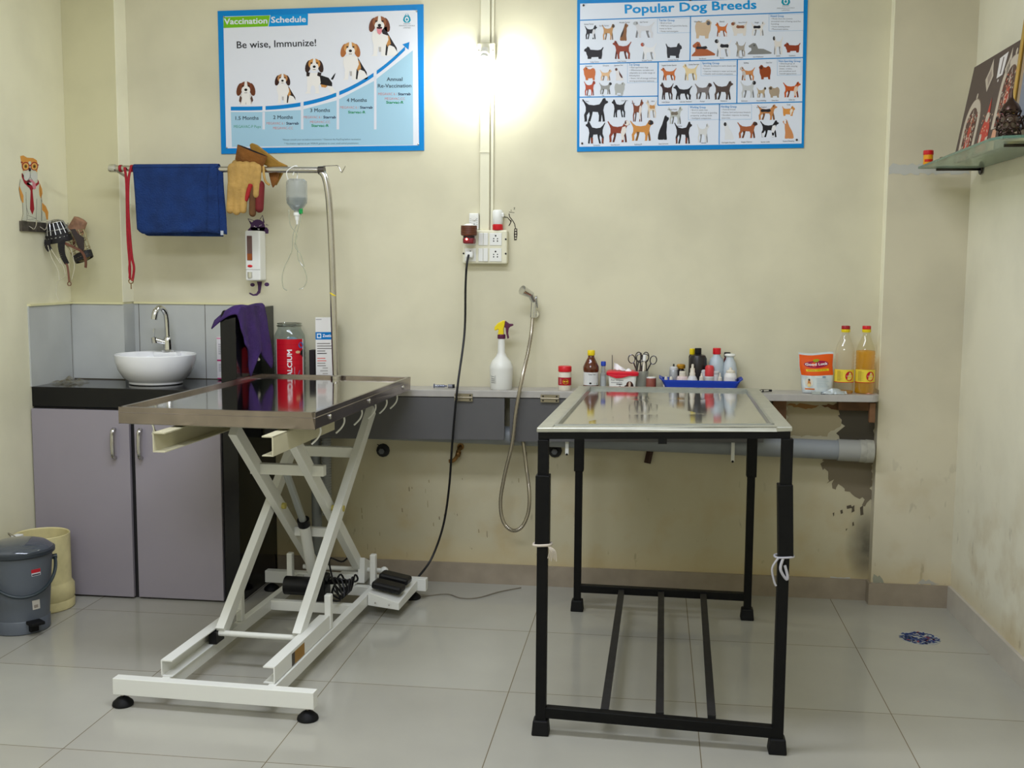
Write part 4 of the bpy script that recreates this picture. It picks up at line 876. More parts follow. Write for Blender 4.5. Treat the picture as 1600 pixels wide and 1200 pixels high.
# drip bottle
T=Thing('drip_bottle','clear upside-down saline drip bottle hanging from the chrome rail','drip bottle',(-1.622,YR,1.66))
SAL=clear('frosted_bottle',(226,230,232),.14,.25,.30)
ex=1/1.0
b=MB().lathe([(.004,.128),(.030,.127),(.042,.118),(.0435,.10),(.0435,.045),(.042,.030),(.022,.004),(.0115,-.002),(.0115,-.012)],(-1.613,YR-.0,1.598),28,0,1,.8); T.part(b.build('bottle',SAL))
b=MB().lathe([(.0405,.052),(.0405,.045),(.040,.031),(.021,.006),(.010,0)],(-1.613,YR,1.598),28,0,1,.8); T.part(b.build('saline',clear('saline_fluid',(206,214,216),.2)))
T.part(MB().cyl((-1.613,YR,1.590),(-1.613,YR,1.578),.0145,n=18).cyl((-1.613,YR,1.578),(-1.613,YR,1.558),.011,.007,14).cyl((-1.613,YR,1.558),(-1.613,YR,1.542),.005,.004,10).build('cap',WPL))
T.part(MB().tube(smoothpts([(-1.645,YR-.012,1.722),(-1.648,YR-.015,1.755),(-1.613,YR,1.779),(-1.612,YR+.012,1.755),(-1.615,YR+.01,1.722)],5),.0022,6).tube([(-1.613,YR,1.779),(-1.625,YR-.01,1.74)],.002,6).build('hanger',SOOT if 0 else WPL))
T.part(MB().box(-1.602,-1.588,YR-.012,YR+.004,1.584,1.606).build('roller_clamp',mat('green_plastic',(0,140,64),.4),.003),label='green roller clamp')
TB=clear('drip_tubing',(226,228,214),.2,.1,.45)
b=MB()
for pts in ([(-1.613,YR,1.545),(-1.628,YR-.008,1.50),(-1.632,YR-.01,1.44),(-1.650,YR,1.405),(-1.672,YR,1.36),(-1.680,YR,1.32),(-1.676,YR,1.285),(-1.66,YR,1.272)],
            [(-1.648,YR,1.60),(-1.640,YR-.005,1.54),(-1.613,YR-.006,1.50),(-1.622,YR-.008,1.455),(-1.600,YR,1.42),(-1.585,YR,1.37)],
            [(-1.595,YR,1.585),(-1.604,YR,1.54),(-1.622,YR,1.48),(-1.613,YR,1.44),(-1.61,YR,1.40),(-1.585,YR,1.36),(-1.575,YR,1.315),(-1.59,YR,1.285),(-1.61,YR,1.278)]):
    b.tube(smoothpts(pts,6),.0022,6)
T.part(b.build('tubing',TB))

# soap dispenser with cat sticker
T=Thing('soap_dispenser','white wall soap dispenser with amber window and chrome push button','soap dispenser',(-1.87,0,1.41))
T.part(MB().box(-1.902,-1.836,-.075,-.001,1.309,1.522).build('housing',WPL,.006))
T.part(MB().box(-1.893,-1.870,-.0775,-.074,1.395,1.500).build('window',[mat('smoky_window',(104,74,72),.15)],.004))
T.part(MB().box(-1.892,-1.871,-.0788,-.0770,1.397,1.424).build('liquid_soap',mat('amber_soap',(148,72,20),.15)))
T.part(MB().ball((-1.881,-.076,1.371),.0115,16,8,sc=(1,.25,.5)).build('red_badge',RED))
T.part(MB().box(-1.9015,-1.8365,-.0755,-.0745,1.3555,1.3565).build('seam',SOOT))
T.part(MB().cyl((-1.882,-.072,1.322),(-1.882,-.072,1.346),.0115,n=20).build('push_button',CHR))
a=Art(); PC=(86,60,96)
S=lambda pts:[(-1.902+(x-188.6)*.0003366,1.575-(y-103)*.0003235) for x,y in pts]
px=lambda x,y:S([(x,y)])[0]
a.poly([px(280+98*cos(t),215-105*sin(t)*(1 if sin(t)>0 else .75)) for t in [2*PI*k/20 for k in range(20)]],PC,0)
a.poly(S([(135,285),(145,250),(180,215),(400,215),(425,250),(420,298),(370,298),(340,270),(180,275)]),PC,0)
a.pline(S([(190,180),(150,100),(240,130)]),.0022,PC,0); a.pline(S([(310,110),(345,55),(370,150)]),.0022,PC,0)
a.poly(S([(182,180),(160,120),(200,150),(210,160)]),PC,0); a.poly(S([(350,150),(350,80),(372,160)]),PC,0)
for p in ((235,200),(255,212),(305,195),(325,185)): a.ell(*px(*p),.0022,.0018,(226,220,222),1)
a.poly(S([(275,232),(308,236),(292,250)]),(232,226,228),1)
for p in (((225,205),(265,215)),((300,200),(335,180)),((390,170),(410,185)),((385,185),(430,188))): a.line(*px(*p[0]),*px(*p[1]),.0012,(226,220,222) if p[0][0]<350 else PC,1)
a.ell(*px(195,985),.0105,.008,PC,0); a.ell(*px(388,978),.011,.0085,PC,0)
a.poly(S([(255,940),(325,940),(312,1020),(300,1090),(255,1130),(200,1135),(150,1110),(145,1092),(165,1092),(205,1112),(245,1100),(268,1060),(268,1000)]),PC,0)
tag(a.build('cat_sticker',lambda u,v,L:(u,-.0004-.0002*L,v),PAINT),'purple cat wall sticker peeping round the soap dispenser','sticker')

# dog sticker on left wall
H3=homog([(163,-60),(715,49),(756,1167),(211,1135)],[(-.5,1.85),(-.2,1.85),(-.2,1.5),(-.5,1.5)])
a=Art(); OG=(214,150,70); LN=(70,64,56); WW=(204,204,182); RR=(152,36,44); BW=(176,96,50)
a.poly([(265,470),(300,390),(500,420),(530,490),(560,600),(555,760),(600,860),(640,970),(560,1000),(480,1010),(370,975),(290,985),(320,920),(300,760),(255,600)],WW,0)
a.poly([(255,510),(275,560),(312,650),(312,740),(296,745),(262,640),(250,560)],OG,1).poly([(528,480),(560,560),(566,620),(545,690),(525,640),(518,560)],OG,1).poly([(560,740),(610,790),(645,870),(640,970),(620,970),(600,880),(560,840)],OG,1)
a.poly([(268,120),(310,110),(360,140),(440,145),(490,175),(505,240),(495,330),(440,360),(330,350),(300,300),(282,200)],OG,1)
a.poly([(380,190),(410,190),(425,280),(500,340),(500,440),(440,470),(350,460),(298,380),(300,330),(370,280)],WW,2)
a.ell(395,300,18,24,(40,34,34),3); a.ell(362,390,46,62,(206,206,196),3,a=.3).ell(452,390,46,62,(206,206,196),3,a=-.3); a.pline([(398,320),(400,400),(370,440)],4,LN,4).pline([(400,400),(430,440)],4,LN,4)
a.ell(395,455,40,20,(96,40,44),3); a.poly([(385,425),(430,440),(470,480),(478,550),(450,570),(430,530),(430,480),(395,450)],(206,130,140),4); a.ell(395,490,44,22,(214,214,206),2)
for cx in (340,455):
    a.ell(cx,255,52,58,RR,4).ell(cx,257,40,46,(222,170,90),5).ell(cx,257,20,26,(140,104,40),6).ell(cx,257,9,12,(60,50,24),7)
a.pline([(275,200),(300,205)],16,RR,4).pline([(390,245),(410,240)],14,RR,4).pline([(500,240),(515,235)],12,RR,4)
a.poly([(288,350),(300,350),(350,450),(430,520),(500,470),(500,430),(518,460),(520,490),(440,560),(380,540),(320,480),(290,400)],RR,2)
a.poly([(380,530),(440,535),(432,580),(456,830),(430,905),(398,830),(405,580)],RR,3)
for pl in ([(300,745),(305,900),(285,980),(350,990),(360,960),(345,690)],[(360,910),(480,955),(365,975)],[(490,690),(480,980),(540,1000)],[(550,700),(552,990)],[(345,600),(350,800),(380,900)],[(560,860),(555,990)],[(268,430),(250,560),(280,720)],[(525,480),(560,740)]): a.pline(pl,3.5,LN,2)
tag(a.build('dog_sticker',lambda u,v,L:(lambda p:(XL+.0008+.0002*L,p[0],p[1]))(H3(u,v)),PAINT),'cartoon dog sticker with red glasses and tie on the left wall','sticker')

# muzzle rail with muzzles on left wall
T=Thing('hook_rail','old grey hook rail on the left wall below the dog sticker','hook rail',(XL,-.3,1.53))
T.part(MB().box(XL+.0005,XL+.010,-.475,-.13,1.505,1.545).build('back_plate',mat('worn_metal_rail',(96,90,82),.5,.6,noise=.4,nscale=40),.001))
for y_ in (-.42,-.34,-.26,-.18): T.part(MB().tube(smoothpts([(XL+.010,y_,1.525),(XL+.03,y_,1.515),(XL+.04,y_,1.53),(XL+.042,y_,1.55)],4),.003,6).build('hook',STEEL))
def muzzle(T,M,r0,r1,h,nrib,m,rm,wire=.0022,bands=(.0,.5,1.)):
    b=MB()
    for t in bands:
        r=r0+(r1-r0)*t; b.tube([M@Vector((r*cos(a_),r*.8*sin(a_),h*t)) for a_ in [2*PI*k/18 for k in range(18)]],wire,6,closed=True)
    for k in range(nrib):
        a_=2*PI*k/nrib; b.tube([M@Vector((r*cos(a_),r*.8*sin(a_),z)) for r,z in ((r0,0),(r0+(r1-r0)*.5,h*.5),(r1*.98,h),(r1*.5,h*1.12),(.004,h*1.15))],wire,6)
    T.part(b.build('wire_cage',m))
LBK=mat('black_leather',(28,26,28),.6,noise=.2); LBR=mat('brown_leather_strap',(112,72,54),.7,noise=.2)
WIR=mat('bright_wire',(190,190,184),.3,.9); WIRB=mat('brassy_wire',(150,138,100),.4,.8)
T=Thing('dog_muzzle','black leather and wire dog muzzle hanging upright on the rail','muzzle',(-2.64,-.28,1.50),'dog muzzles hanging on the left wall rail')
M1=Matrix.Translation((-2.640,-.27,1.488))@Matrix.Rotation(-.15,4,'Y')@Matrix.Rotation(.2,4,'X')
muzzle(T,M1,.052,.036,.062,14,WIR,0)
T.part(MB().lathe([(.047,0),(.048,.02),(.033,.056),(.012,.064),(.001,.065)],(0,0,0),16,0,1,.8,M=M1,cap0=False).build('dark_liner',LBK))
b=MB().lathe([(.053,-.022),(.055,-.02),(.054,.012),(.051,.013)],(0,0,0),20,0,1,.8,M=M1,cap0=False,cap1=False); T.part(b.build('leather_band',LBK))
b=MB()
for pts,w in (([(-2.61,-.30,1.475),(-2.607,-.31,1.445),(-2.602,-.31,1.41),(-2.590,-.30,1.375)],.034),([(-2.665,-.31,1.475),(-2.663,-.32,1.45),(-2.652,-.32,1.43)],.030)):
    P=smoothpts(pts,5)
    for i,(p,q) in enumerate(zip(P,P[1:])): b.beam(p,q,w*(1-.03*i),.005,(0,1,0))
T.part(b.build('leather_strap',LBK,.001))
T.part(MB().tube(smoothpts([(-2.598,-.3,1.385),(-2.588,-.3,1.36),(-2.583,-.3,1.30)],5),.0042,6).tube([(-2.583+.008*cos(t),-.3,1.292+.008*sin(t)) for t in [2*PI*k/10 for k in range(10)]],.002,6,closed=True).build('strap_tail',LBR))
T=Thing('dog_muzzle','brassy wire basket dog muzzle with black band hanging in the corner','muzzle',(-2.56,-.2,1.42),'dog muzzles hanging on the left wall rail')
M2=Matrix.Translation((-2.592,-.24,1.500))@Matrix.Rotation(PI-.42,4,'Y')
muzzle(T,M2,.050,.040,.105,10,WIRB,0,.0016,(0,.35,.7,1))
M3=M2@Matrix.Translation((0,0,.088)); b=MB().lathe([(.042,0),(.0435,.002),(.040,.03),(.037,.03)],(0,0,0),20,0,1,.8,M=M3,cap0=False,cap1=False); T.part(b.build('leather_band',LBK))
b=MB().prism([(-2.580,1.518),(-2.560,1.520),(-2.548,1.500),(-2.522,1.485),(-2.523,1.435),(-2.538,1.420),(-2.555,1.47)],lambda x,z:(x,-.285,z),lambda x,z:(x,-.279,z)); T.part(b.build('nose_leather',mat('dark_brown_leather',(58,48,46),.7,noise=.2)))
b=MB(); P=smoothpts([(-2.632,-.29,1.478),(-2.60,-.3,1.462),(-2.56,-.3,1.445),(-2.528,-.29,1.425),(-2.518,-.28,1.39),(-2.525,-.27,1.36)],5)
for p,q in zip(P,P[1:]): b.beam(p,q,.010,.004,(0,1,0))
T.part(b.build('brown_strap',LBR))
T=Thing('dog_muzzle','small tan leather muzzle tucked behind the black one on the rail','muzzle',(-2.62,-.16,1.53),'dog muzzles hanging on the left wall rail')
b=MB(); Mx=Matrix.Translation((-2.622,-.17,1.512))@Matrix.Rotation(.5,4,'Y')
b.lathe([(.034,0),(.036,.001),(.030,.058),(.020,.062)],(0,0,0),20,0,1,.8,M=Mx); T.part(b.build('leather_cup',mat('tan_muzzle_leather',(150,112,86),.75,noise=.25,nscale=60)))
b=MB().beam((-2.612,-.20,1.52),(-2.606,-.21,1.44),.010,.004,(0,1,0)); T.part(b.build('leather_strap',LBR))
b=MB(); rnd=random.Random(5)
for pts in ([(-2.655,-.33,1.45),(-2.64,-.33,1.40),(-2.615,-.33,1.35),(-2.61,-.33,1.31)],[(-2.65,-.32,1.44),(-2.625,-.33,1.41),(-2.60,-.33,1.375)],[(-2.62,-.31,1.40),(-2.60,-.31,1.36),(-2.595,-.31,1.33)],[(-2.575,-.3,1.46),(-2.562,-.3,1.40),(-2.558,-.3,1.36),(-2.572,-.3,1.31)],[(-2.60,-.27,1.33),(-2.65,-.27,1.30),(-2.66,-.27,1.25),(-2.65,-.27,1.22)]):
    b.tube(smoothpts(pts,5),.0014,5)
tag(b.build('thread_bundle',mat('pale_thread',(206,200,176),.8)),'loose pale threads dangling under the muzzles','string')
# purple cloth on slab
CL=mat('purple_cloth',(58,34,92),.95,noise=.25,nscale=14,bump=.5,bscale=90)
def cloth(u,v):
    # u runs front to back, v runs over the slab top and down its right face
    y=-.452+.30*u; fold=.5+.5*sin(u*15+.6)
    if v<.28:
        t=v/.28; x=-1.900+.105*t; z=(1.150+.060*sin(PI*t*.5) if u<.35 else 1.165+.045*sin(PI*t*.5))+.003*sin(9*u)
        if u<.12: z-=.030*(1-u/.12)
    else:
        t=(v-.28)/.72; L=.09+.17*max(0,1-abs(u-.30)/.30)+(.15*max(0,1-abs(u-.88)/.42) if u>.45 else 0)+.03
        x=-1.795+.020*fold*t+.022*t*u; z=1.210-t*L-(.030*(1-u/.12) if u<.12 else 0); y+=-.035*t*(u-.5)+.02*t
    return (x,y+.003*sin(v*17),z)
b=MB().grid(cloth,44,34); o=b.build('purple_cloth',CL); s=o.modifiers.new('s','SOLIDIFY'); s.thickness=.005; s.offset=1
tag(o,'dark purple cleaning cloth draped over the top of the black slab','cloth')
T=Thing('slab_cord','short pale cord hanging under the purple cloth','cord',(-1.79,-.25,1.0))
T.part(MB().tube(smoothpts([(-1.797,-.24,1.065),(-1.794,-.24,1.035),(-1.797,-.24,1.01),(-1.792,-.23,.985)],5),.0035,6).ball((-1.792,-.23,.983),.006).build('cord',IVO))

# ================================================================== ITEMS ON THE LEDGE
def lath(T,nm,prof,x,y,z,m,n=24,sx=1,sy=1,par=None,label=None,cap0=True,cap1=True):
    return T.part(MB().lathe(prof,(x,y,z),n,0,sx,sy,cap0=cap0,cap1=cap1).build(nm,m),par,label)
# calcium jar
x,y=-1.708,-.080; z=zl(x)
T=Thing('storage_jar','large clear ribbed jar with red CALCIUM label and no lid','jar',(x,y,z))
b=MB(); pr=[(.060,0),(.066,.006)]
for k in range(9): pr+= [(.0675,.014+k*.022),(.0655,.022+k*.022)]
pr=pr[:-1]+[(.066,.208),(.064,.222),(.052,.245),(.050,.250),(.050,.268),(.0505,.272)]
lath(T,'jar_body',pr,x,y,z,clear('jar_plastic',(228,234,232),.12,.05,.08),32,cap1=False)
T.part(MB().tube([(x+.0515*cos(t),y+.0515*sin(t),z+.262) for t in [2*PI*k/28 for k in range(28)]],.003,6,closed=True).tube([(x+.051*cos(t),y+.051*sin(t),z+.272) for t in [2*PI*k/28 for k in range(28)]],.002,6,closed=True).build('rim',clear('rim_plastic',(190,190,186),.4)))
a=Art(); rz=lambda v:.0682
a.rect(-.048,.008,.075,.208,(186,20,36),0,n=16).rect(.075,.008,.081,.208,(226,220,220),0,n=2).rect(-.051,.008,-.048,.208,(214,210,210),0,n=1)
a.poly([(.030,.008),(.075,.008),(.075,.06),(.06,.03)],(214,70,30),1).ell(.066,.182,.013,.013,(0,100,170),1).poly([(.064,.155),(.077,.165),(.077,.130),(.060,.140)],(30,24,28),1).ell(.050,.153,.011,.006,(206,170,130),2)
a.text('CALCIUM',.023,.028,.020,(232,226,226),w=.135,L=2,ang=PI/2,ydown=False,bold=.0009).text('with Vitamin D3 & B12',.036,.030,.005,(206,190,200),w=.06,L=2,ang=PI/2,ydown=False)
a.line(-.022,.025,-.012,.05,.006,(60,50,120),1); a.line(.048,.05,.058,.075,.003,(90,110,160),2)
for k in range(8): a.rect(-.048,.030+k*.022,.075,.0308+k*.022,(140,10,24),1,n=16)
T.part(a.build('label',wrap(x,y,0,z,rz=rz,a0=-PI/2+.12)))
b=MB(); rnd=random.Random(11)
for k in range(10): b.ball((x+rnd.uniform(-.034,.03),y+rnd.uniform(-.03,.03),z+.03+.019*k),.026,8,6,sc=(1,.8,.5))
T.part(b.build('blue_packets',mat('pale_blue_packets',(126,166,190),.6,noise=.35,nscale=30)),label='pale blue packets inside the jar')
# white carton
x,y=-1.545,-.078; z=zl(x); Mx=Matrix.Translation((x,y,z))@Matrix.Rotation(.30,4,'Z')
T=Thing('vaccine_carton','tall white medicine carton with blue band reading Zoetis, behind chrome pole','box',(x,y,z))
T.part(MB().box(-.046,.046,-.028,.028,.0005,.298,M=Mx).build('carton',mat('white_card',(222,220,216),.6),.001))
a=Art(); a.rect(-.0459,.001,.0459,.2975,(222,220,216),-.5); a.rect(-.046,.205,.046,.237,(0,112,184),0); a.rect(-.040,.211,-.022,.231,(214,226,234),1).ell(-.031,.221,.006,.006,(0,112,184),2); a.text('Zoetis',-.016,.216,.012,(232,238,244),w=.036,L=1,ydown=False,bold=.0004)
a.rect(-.044,.289,-.02,.292,(150,150,150),0)
for k,(w,c) in enumerate([(.055,(120,116,112)),(.066,(120,116,112)),(.066,(120,116,112)),(.034,(120,116,112)),(.040,(70,66,64)),(.0,WH),(.034,(214,110,100)),(.038,(214,110,100)),(.034,(140,136,130)),(.036,(140,136,130))]):
    if w: a.rect(-.040,.186-k*.0105,-.040+w,.190-k*.0105,c,0)
for k in range(4): a.rect(-.028+(k%2)*.01,.045+k*.012,.004,.050+k*.012,(176,172,166),0)
a.rect(-.040,.012,-.016,.016,(150,146,140),0)
T.part(a.build('front_print',lambda u,v,L:Mx@Vector((u,-.0283-.0002*L,v))))
a=Art(); a.rect(-.028,.205,.028,.237,(0,132,190),0).text('Zoetis',-.018,.216,.009,(232,238,244),w=.03,L=1,ydown=False); a.poly([(-.012,.17),(.004,.176),(.014,.192),(.01,.172),(-.002,.162)],(206,50,46),0); a.rect(-.004,.06,.004,.14,(150,150,150),0)
T.part(a.build('side_print',lambda u,v,L:Mx@Vector((.0463+.0002*L,u,v))))
x=-1.620; z=zl(x)
T=Thing('dark_carton','small black carton between the CALCIUM jar and the tall white carton','box',(x,-.04,z)); T.part(MB().box(x-.012,x+.012,-.05,-.005,z+.0005,z+.155).build('carton',mat('black_card',(28,20,24),.6),.001))
# syringe vials on ledge
x=-1.03; z=zl(x)
T=Thing('syringe','small syringe with blue-grey barrel lying on the ledge left of the cable','syringe',(x,-.07,z))
T.part(MB().cyl((x-.042,-.075,z+.008),(x-.002,-.07,z+.008),.0065,n=12).build('barrel',clear('syringe_plastic',(200,206,226),.3)))
T.part(MB().cyl((x-.045,-.075,z+.008),(x-.048,-.075,z+.008),.010,n=12).cyl((x-.03,-.074,z+.008),(x+.008,-.069,z+.008),.003,n=8).build('plunger',mat('blue_grey',(90,96,120),.5)))
T=Thing('vial_cap','dark rubber-stoppered vial lying beside the syringe on the ledge','vial',(x,-.06,z))
T.part(MB().cyl((x+.012,-.07,z+.008),(x+.030,-.066,z+.008),.0078,n=12).build('glass_body',mat('grey_glass',(130,130,136),.2))); T.part(MB().cyl((x+.030,-.066,z+.008),(x+.040,-.064,z+.008),.0078,n=12).build('stopper',BLK))
# spray bottle
x,y=-.787,-.090; z=zl(x)-.0
T=Thing('spray_bottle','translucent white spray bottle with yellow and plum trigger head','spray bottle',(x,y,z))
MLK=mat('milky_plastic',(236,236,228),.35,trans=.12)
lath(T,'bottle',[(.043,0),(.046,.004),(.0475,.05),(.0495,.085),(.0495,.095),(.040,.118),(.024,.137),(.0155,.155),(.0145,.215)],x,y,z,MLK)
lath(T,'collar',[(.0155,.212),(.017,.214),(.017,.228),(.014,.231)],x,y,z,PUR)
T.part(MB().prism([(-.012,.228),(.012,.228),(.011,.250),(.016,.270),(.018,.287),(.010,.290),(-.012,.278),(-.026,.262),(-.028,.250),(-.024,.245),(-.010,.252)],lambda u,v:(x+u-.002,y-.011,z+v),lambda u,v:(x+u-.002,y+.011,z+v)).build('sprayer_head',YEL,.003))
T.part(MB().prism([(.012,.262),(.018,.287),(.034,.276),(.050,.275),(.052,.268),(.038,.262),(.032,.255),(.030,.235),(.034,.216),(.028,.212),(.022,.236),(.020,.258)],lambda u,v:(x+u-.002,y-.008,z+v),lambda u,v:(x+u-.002,y+.008,z+v)).build('trigger',PUR,.002))
T.part(MB().cyl((x+.004,y,z+.03),(x+.002,y,z+.215),.0025,n=6).build('dip_tube',IVO))
a=Art(); a.rect(-.045,.028,-.018,.062,(196,196,188),0); [a.rect(-.042,.055-k*.008,-.024,.0565-k*.008,(120,120,116),1) for k in range(4)]
T.part(a.build('label',wrap(x,y,0,z,rz=lambda v:.0485)))
# red lid jar
x,y=-.519,-.100; z=zl(x)
T=Thing('supplement_jar','small white jar with red screw lid and red label','jar',(x,y,z))
lath(T,'jar_body',[(.0255,0),(.027,.003),(.027,.070),(.024,.078)],x,y,z,IVO)
lath(T,'lid',[(.0275,.078),(.028,.080),(.028,.098),(.026,.101)],x,y,z,RED)
a=Art(); a.rect(-.042,.022,.042,.055,(170,30,44),0,n=12).ell(.006,.038,.013,.011,(206,160,40),1,a=0).ell(.006,.038,.011,.009,(150,60,20),2); a.rect(-.003,.036,.015,.041,(220,180,60),3)
for k in range(4): a.rect(-.022,.047-k*.006,-.012,.049-k*.006,(220,160,160),1)
T.part(a.build('label',wrap(x,y,.0272,z)))
# amber bottle
x,y=-.411,-.095; z=zl(x)
T=Thing('medicine_bottle','amber brown medicine bottle with bright yellow cap and white label','bottle',(x,y,z))
lath(T,'bottle',[(.030,0),(.033,.004),(.033,.018),(.031,.022),(.031,.078),(.033,.086),(.033,.098),(.022,.122),(.0135,.138),(.0125,.148)],x,y,z,AMB)
lath(T,'cap',[(.0145,.146),(.0155,.148),(.0155,.164),(.014,.167)],x,y,z,YEL)
a=Art(); a.rect(-.040,.024,.040,.077,(214,214,212),0,n=12); a.text('Rumen Tonic',-.008,.066,.006,(60,60,66),w=.030,L=1,ydown=False); 
for k in range(6): a.rect(-.034,.066-k*.006,-.016+(k%2)*.004,.067-k*.006,(130,130,134),1); a.rect(-.004,.056-k*.005,.018,.057-k*.005,(176,176,180),1)
a.poly([(.008,.024),(.030,.024),(.030,.034),(.018,.032)],(70,120,60),1).ell(.0,.032,.005,.004,(40,40,40),1)
T.part(a.build('label',wrap(x,y,.0313,z)))
# blue cap tube
x,y=-.360,-.095; z=zl(x)
T=Thing('thermometer_tube','narrow clear tube with blue cap between amber bottle and wipes box','tube',(x,y,z))
lath(T,'tube',[(.0125,0),(.013,.002),(.0125,.07),(.0085,.075),(.0085,.105)],x,y,z,clear('tube_plastic',(222,226,228),.12,.1,.4)); lath(T,'cap',[(.009,.102),(.0105,.104),(.0105,.118),(.009,.121)],x,y,z,BLU)
lath(T,'white_insert',[(.0085,.002),(.009,.06)],x,y,z,WPL)
# wipes box
x0,x1,yc=-.338,-.222,-.092; z=zl(-.28)
T=Thing('wipes_box','white plastic wipes tub with red lid and dog picture','tub',((x0+x1)/2,yc,z))
def rrect(cx,cy,hx,hy,r,z,n=5):
    out=[]
    for (sx,sy,a0) in ((1,1,0),(-1,1,PI/2),(-1,-1,PI),(1,-1,3*PI/2)):
        for k in range(n+1):
            t=a0+PI/2*k/n; out.append((cx+sx*(hx-r)+r*cos(t),cy+sy*(hy-r)+r*sin(t),z))
    return out
cx=(x0+x1)/2
T.part(MB().rings([rrect(cx,yc,.052,.040,.01,z+.0003),rrect(cx,yc,.058,.046,.012,z+.068)],0,True).build('tub',WPL))
T.part(MB().rings([rrect(cx,yc,.064,.050,.014,z+.066),rrect(cx,yc,.066,.052,.014,z+.070),rrect(cx,yc,.066,.052,.014,z+.078),rrect(cx,yc,.060,.047,.012,z+.082),rrect(cx,yc,.045,.03,.01,z+.0822)],0,True,True,True).build('lid',mat('bright_red_lid',(214,20,46),.35)))
T.part(MB().prism([(-.05,.070),(.05,.070),(.03,.064),(.01,.058),(-.015,.056),(-.035,.062)],lambda u,v:(cx+u-.01,yc-.0535,z+v),lambda u,v:(cx+u-.01,yc-.046,z+v)).build('lid_tab',MATS['bright_red_lid'],.001),label='red lid lip')
b=MB(); rnd=random.Random(2); b.grid(lambda u,v:(cx-.036+.052*u,yc+.02*(v-.5)+.006*sin(u*8),z+.080+.034*(1-u)**.8*(1-abs(v-.5)*1.6)+.004*rnd.random()),10,8,smooth=False); b.grid(lambda u,v:(cx+.010+.028*u,yc+.02*(v-.5),z+.081+.012*sin(PI*u)*sin(PI*v)),8,6)
tis=b.build('wipe_tissue',mat('white_tissue',(236,234,236),.9)); T.part(tis)
a=Art(); a.text('Pet Wipes',-.046,.045,.006,(90,90,100),w=.05,L=0,ydown=False); a.rect(-.046,.037,.0,.0385,(120,120,130),0); a.rect(-.024,.030,.0,.0325,(70,60,60),0)
a.ell(.030,.028,.014,.016,(84,46,34),0).ell(.018,.020,.010,.008,(60,34,28),0).ell(.030,.03,.005,.013,(206,180,160),1).ell(.040,.024,.006,.012,(50,28,24),1); a.rect(-.046,.006,-.042,.02,(120,120,120),0); a.ell(.008,.010,.004,.004,(150,60,50),0)
for k in range(4): a.rect(-.014,.010+k*.006,-.006,.012+k*.006,(130,130,134),0)
T.part(a.build('front_print',lambda u,v,L:(cx+u,yc-.0408-.0058*v/.068-.0008-.0002*L,z+v)))
T=Thing('incense_stick','thin dark stick standing up behind the wipes tub','stick',(-.329,-.025,z)); T.part(MB().cyl((-.325,-.020,z+.001),(-.327,-.026,z+.142),.0016,n=6).build('stick',mat('dark_stick',(60,50,48),.6)))
# scissor cup
x,y=-.205,-.085; z=zl(x)
T=Thing('instrument_cup','pale plastic cup holding scissors and clamps','cup',(x,y,z))
lath(T,'cup',[(.026,0),(.027,.002),(.0315,.082),(.030,.083),(.0265,.004)],x,y,z,clear('cup_plastic',(220,222,214),.12,.1,.4),28,cap1=False)
DST=mat('instrument_steel',(96,94,98),.25,.9)
def scissors(x,y,z,lean,yaw_,size,lab):
    T=Thing('surgical_scissors',lab,'scissors',(x,y,z),'surgical scissors in the instrument cup'); M=Matrix.Translation((x,y,z))@Matrix.Rotation(yaw_,4,'Z')@Matrix.Rotation(lean,4,'Y')
    for s in (-1,1):
        b=MB(); cxx=s*.017*size
        b.tube([M@Vector((cxx+.0135*size*cos(t),.0015*s,.128*size+.0175*size*sin(t))) for t in [2*PI*k/18 for k in range(18)]],.0023,6,closed=True)
        b.tube([M@Vector(p) for p in smoothpts([(s*.010*size,.0015*s,.112*size),(s*.004,.0015*s,.09*size),(0,.0015*s,.075*size)],4)],.003,6)
        b.beam(M@Vector((0,.0015*s,.078*size)),M@Vector((-s*.002,.0015*s,.004)),.006,.002)
        T.part(b.build('scissor_blade',DST))
    T.part(MB().ball(M@Vector((0,0,.075*size)),.0035,8,6).build('pivot_screw',DST))
scissors(x-.010,y-.006,z+.006,-.10,.1,1.0,'steel scissors leaning left in the instrument cup')
scissors(x+.008,y+.004,z+.006,.20,-.2,1.0,'steel scissors leaning right in the instrument cup')
scissors(x+.0,y+.008,z+.006,.03,.5,1.05,'steel scissors standing upright in the middle of the instrument cup')
T=Thing('plastic_dropper','white-tipped plastic dropper among the scissors in the cup','dropper',(x,y,z)); T.part(MB().cyl((x+.004,y-.012,z+.005),(x+.012,y-.012,z+.125),.004,n=8).build('stem',IVO)); T.part(MB().cyl((x+.012,y-.012,z+.125),(x+.014,y-.012,z+.150),.008,.007,12).build('tip',WPL))
T=Thing('hemostat','thin dark clamp standing at the front of the cup','clamp',(x,y,z)); T.part(MB().beam((x-.022,y-.014,z+.005),(x-.018,y-.016,z+.128),.005,.004).ball((x-.002,y-.016,z+.155),.004,8,6).beam((x-.006,y-.014,z+.02),(x-.002,y-.016,z+.152),.004,.004).build('jaw',DST))
# brown roll
x,y=-.165,-.090; z=zl(x)
T=Thing('bandage_roll','short brown and white bandage tub in front of the instrument cup','roll',(x,y,z))
lath(T,'roll',[(.0215,0),(.0225,.002),(.0225,.052),(.0215,.054)],x,y,z,mat('rust_brown',(140,74,60),.5)); lath(T,'top',[(.0215,.054),(.021,.058),(.015,.059)],x,y,z,WPL)

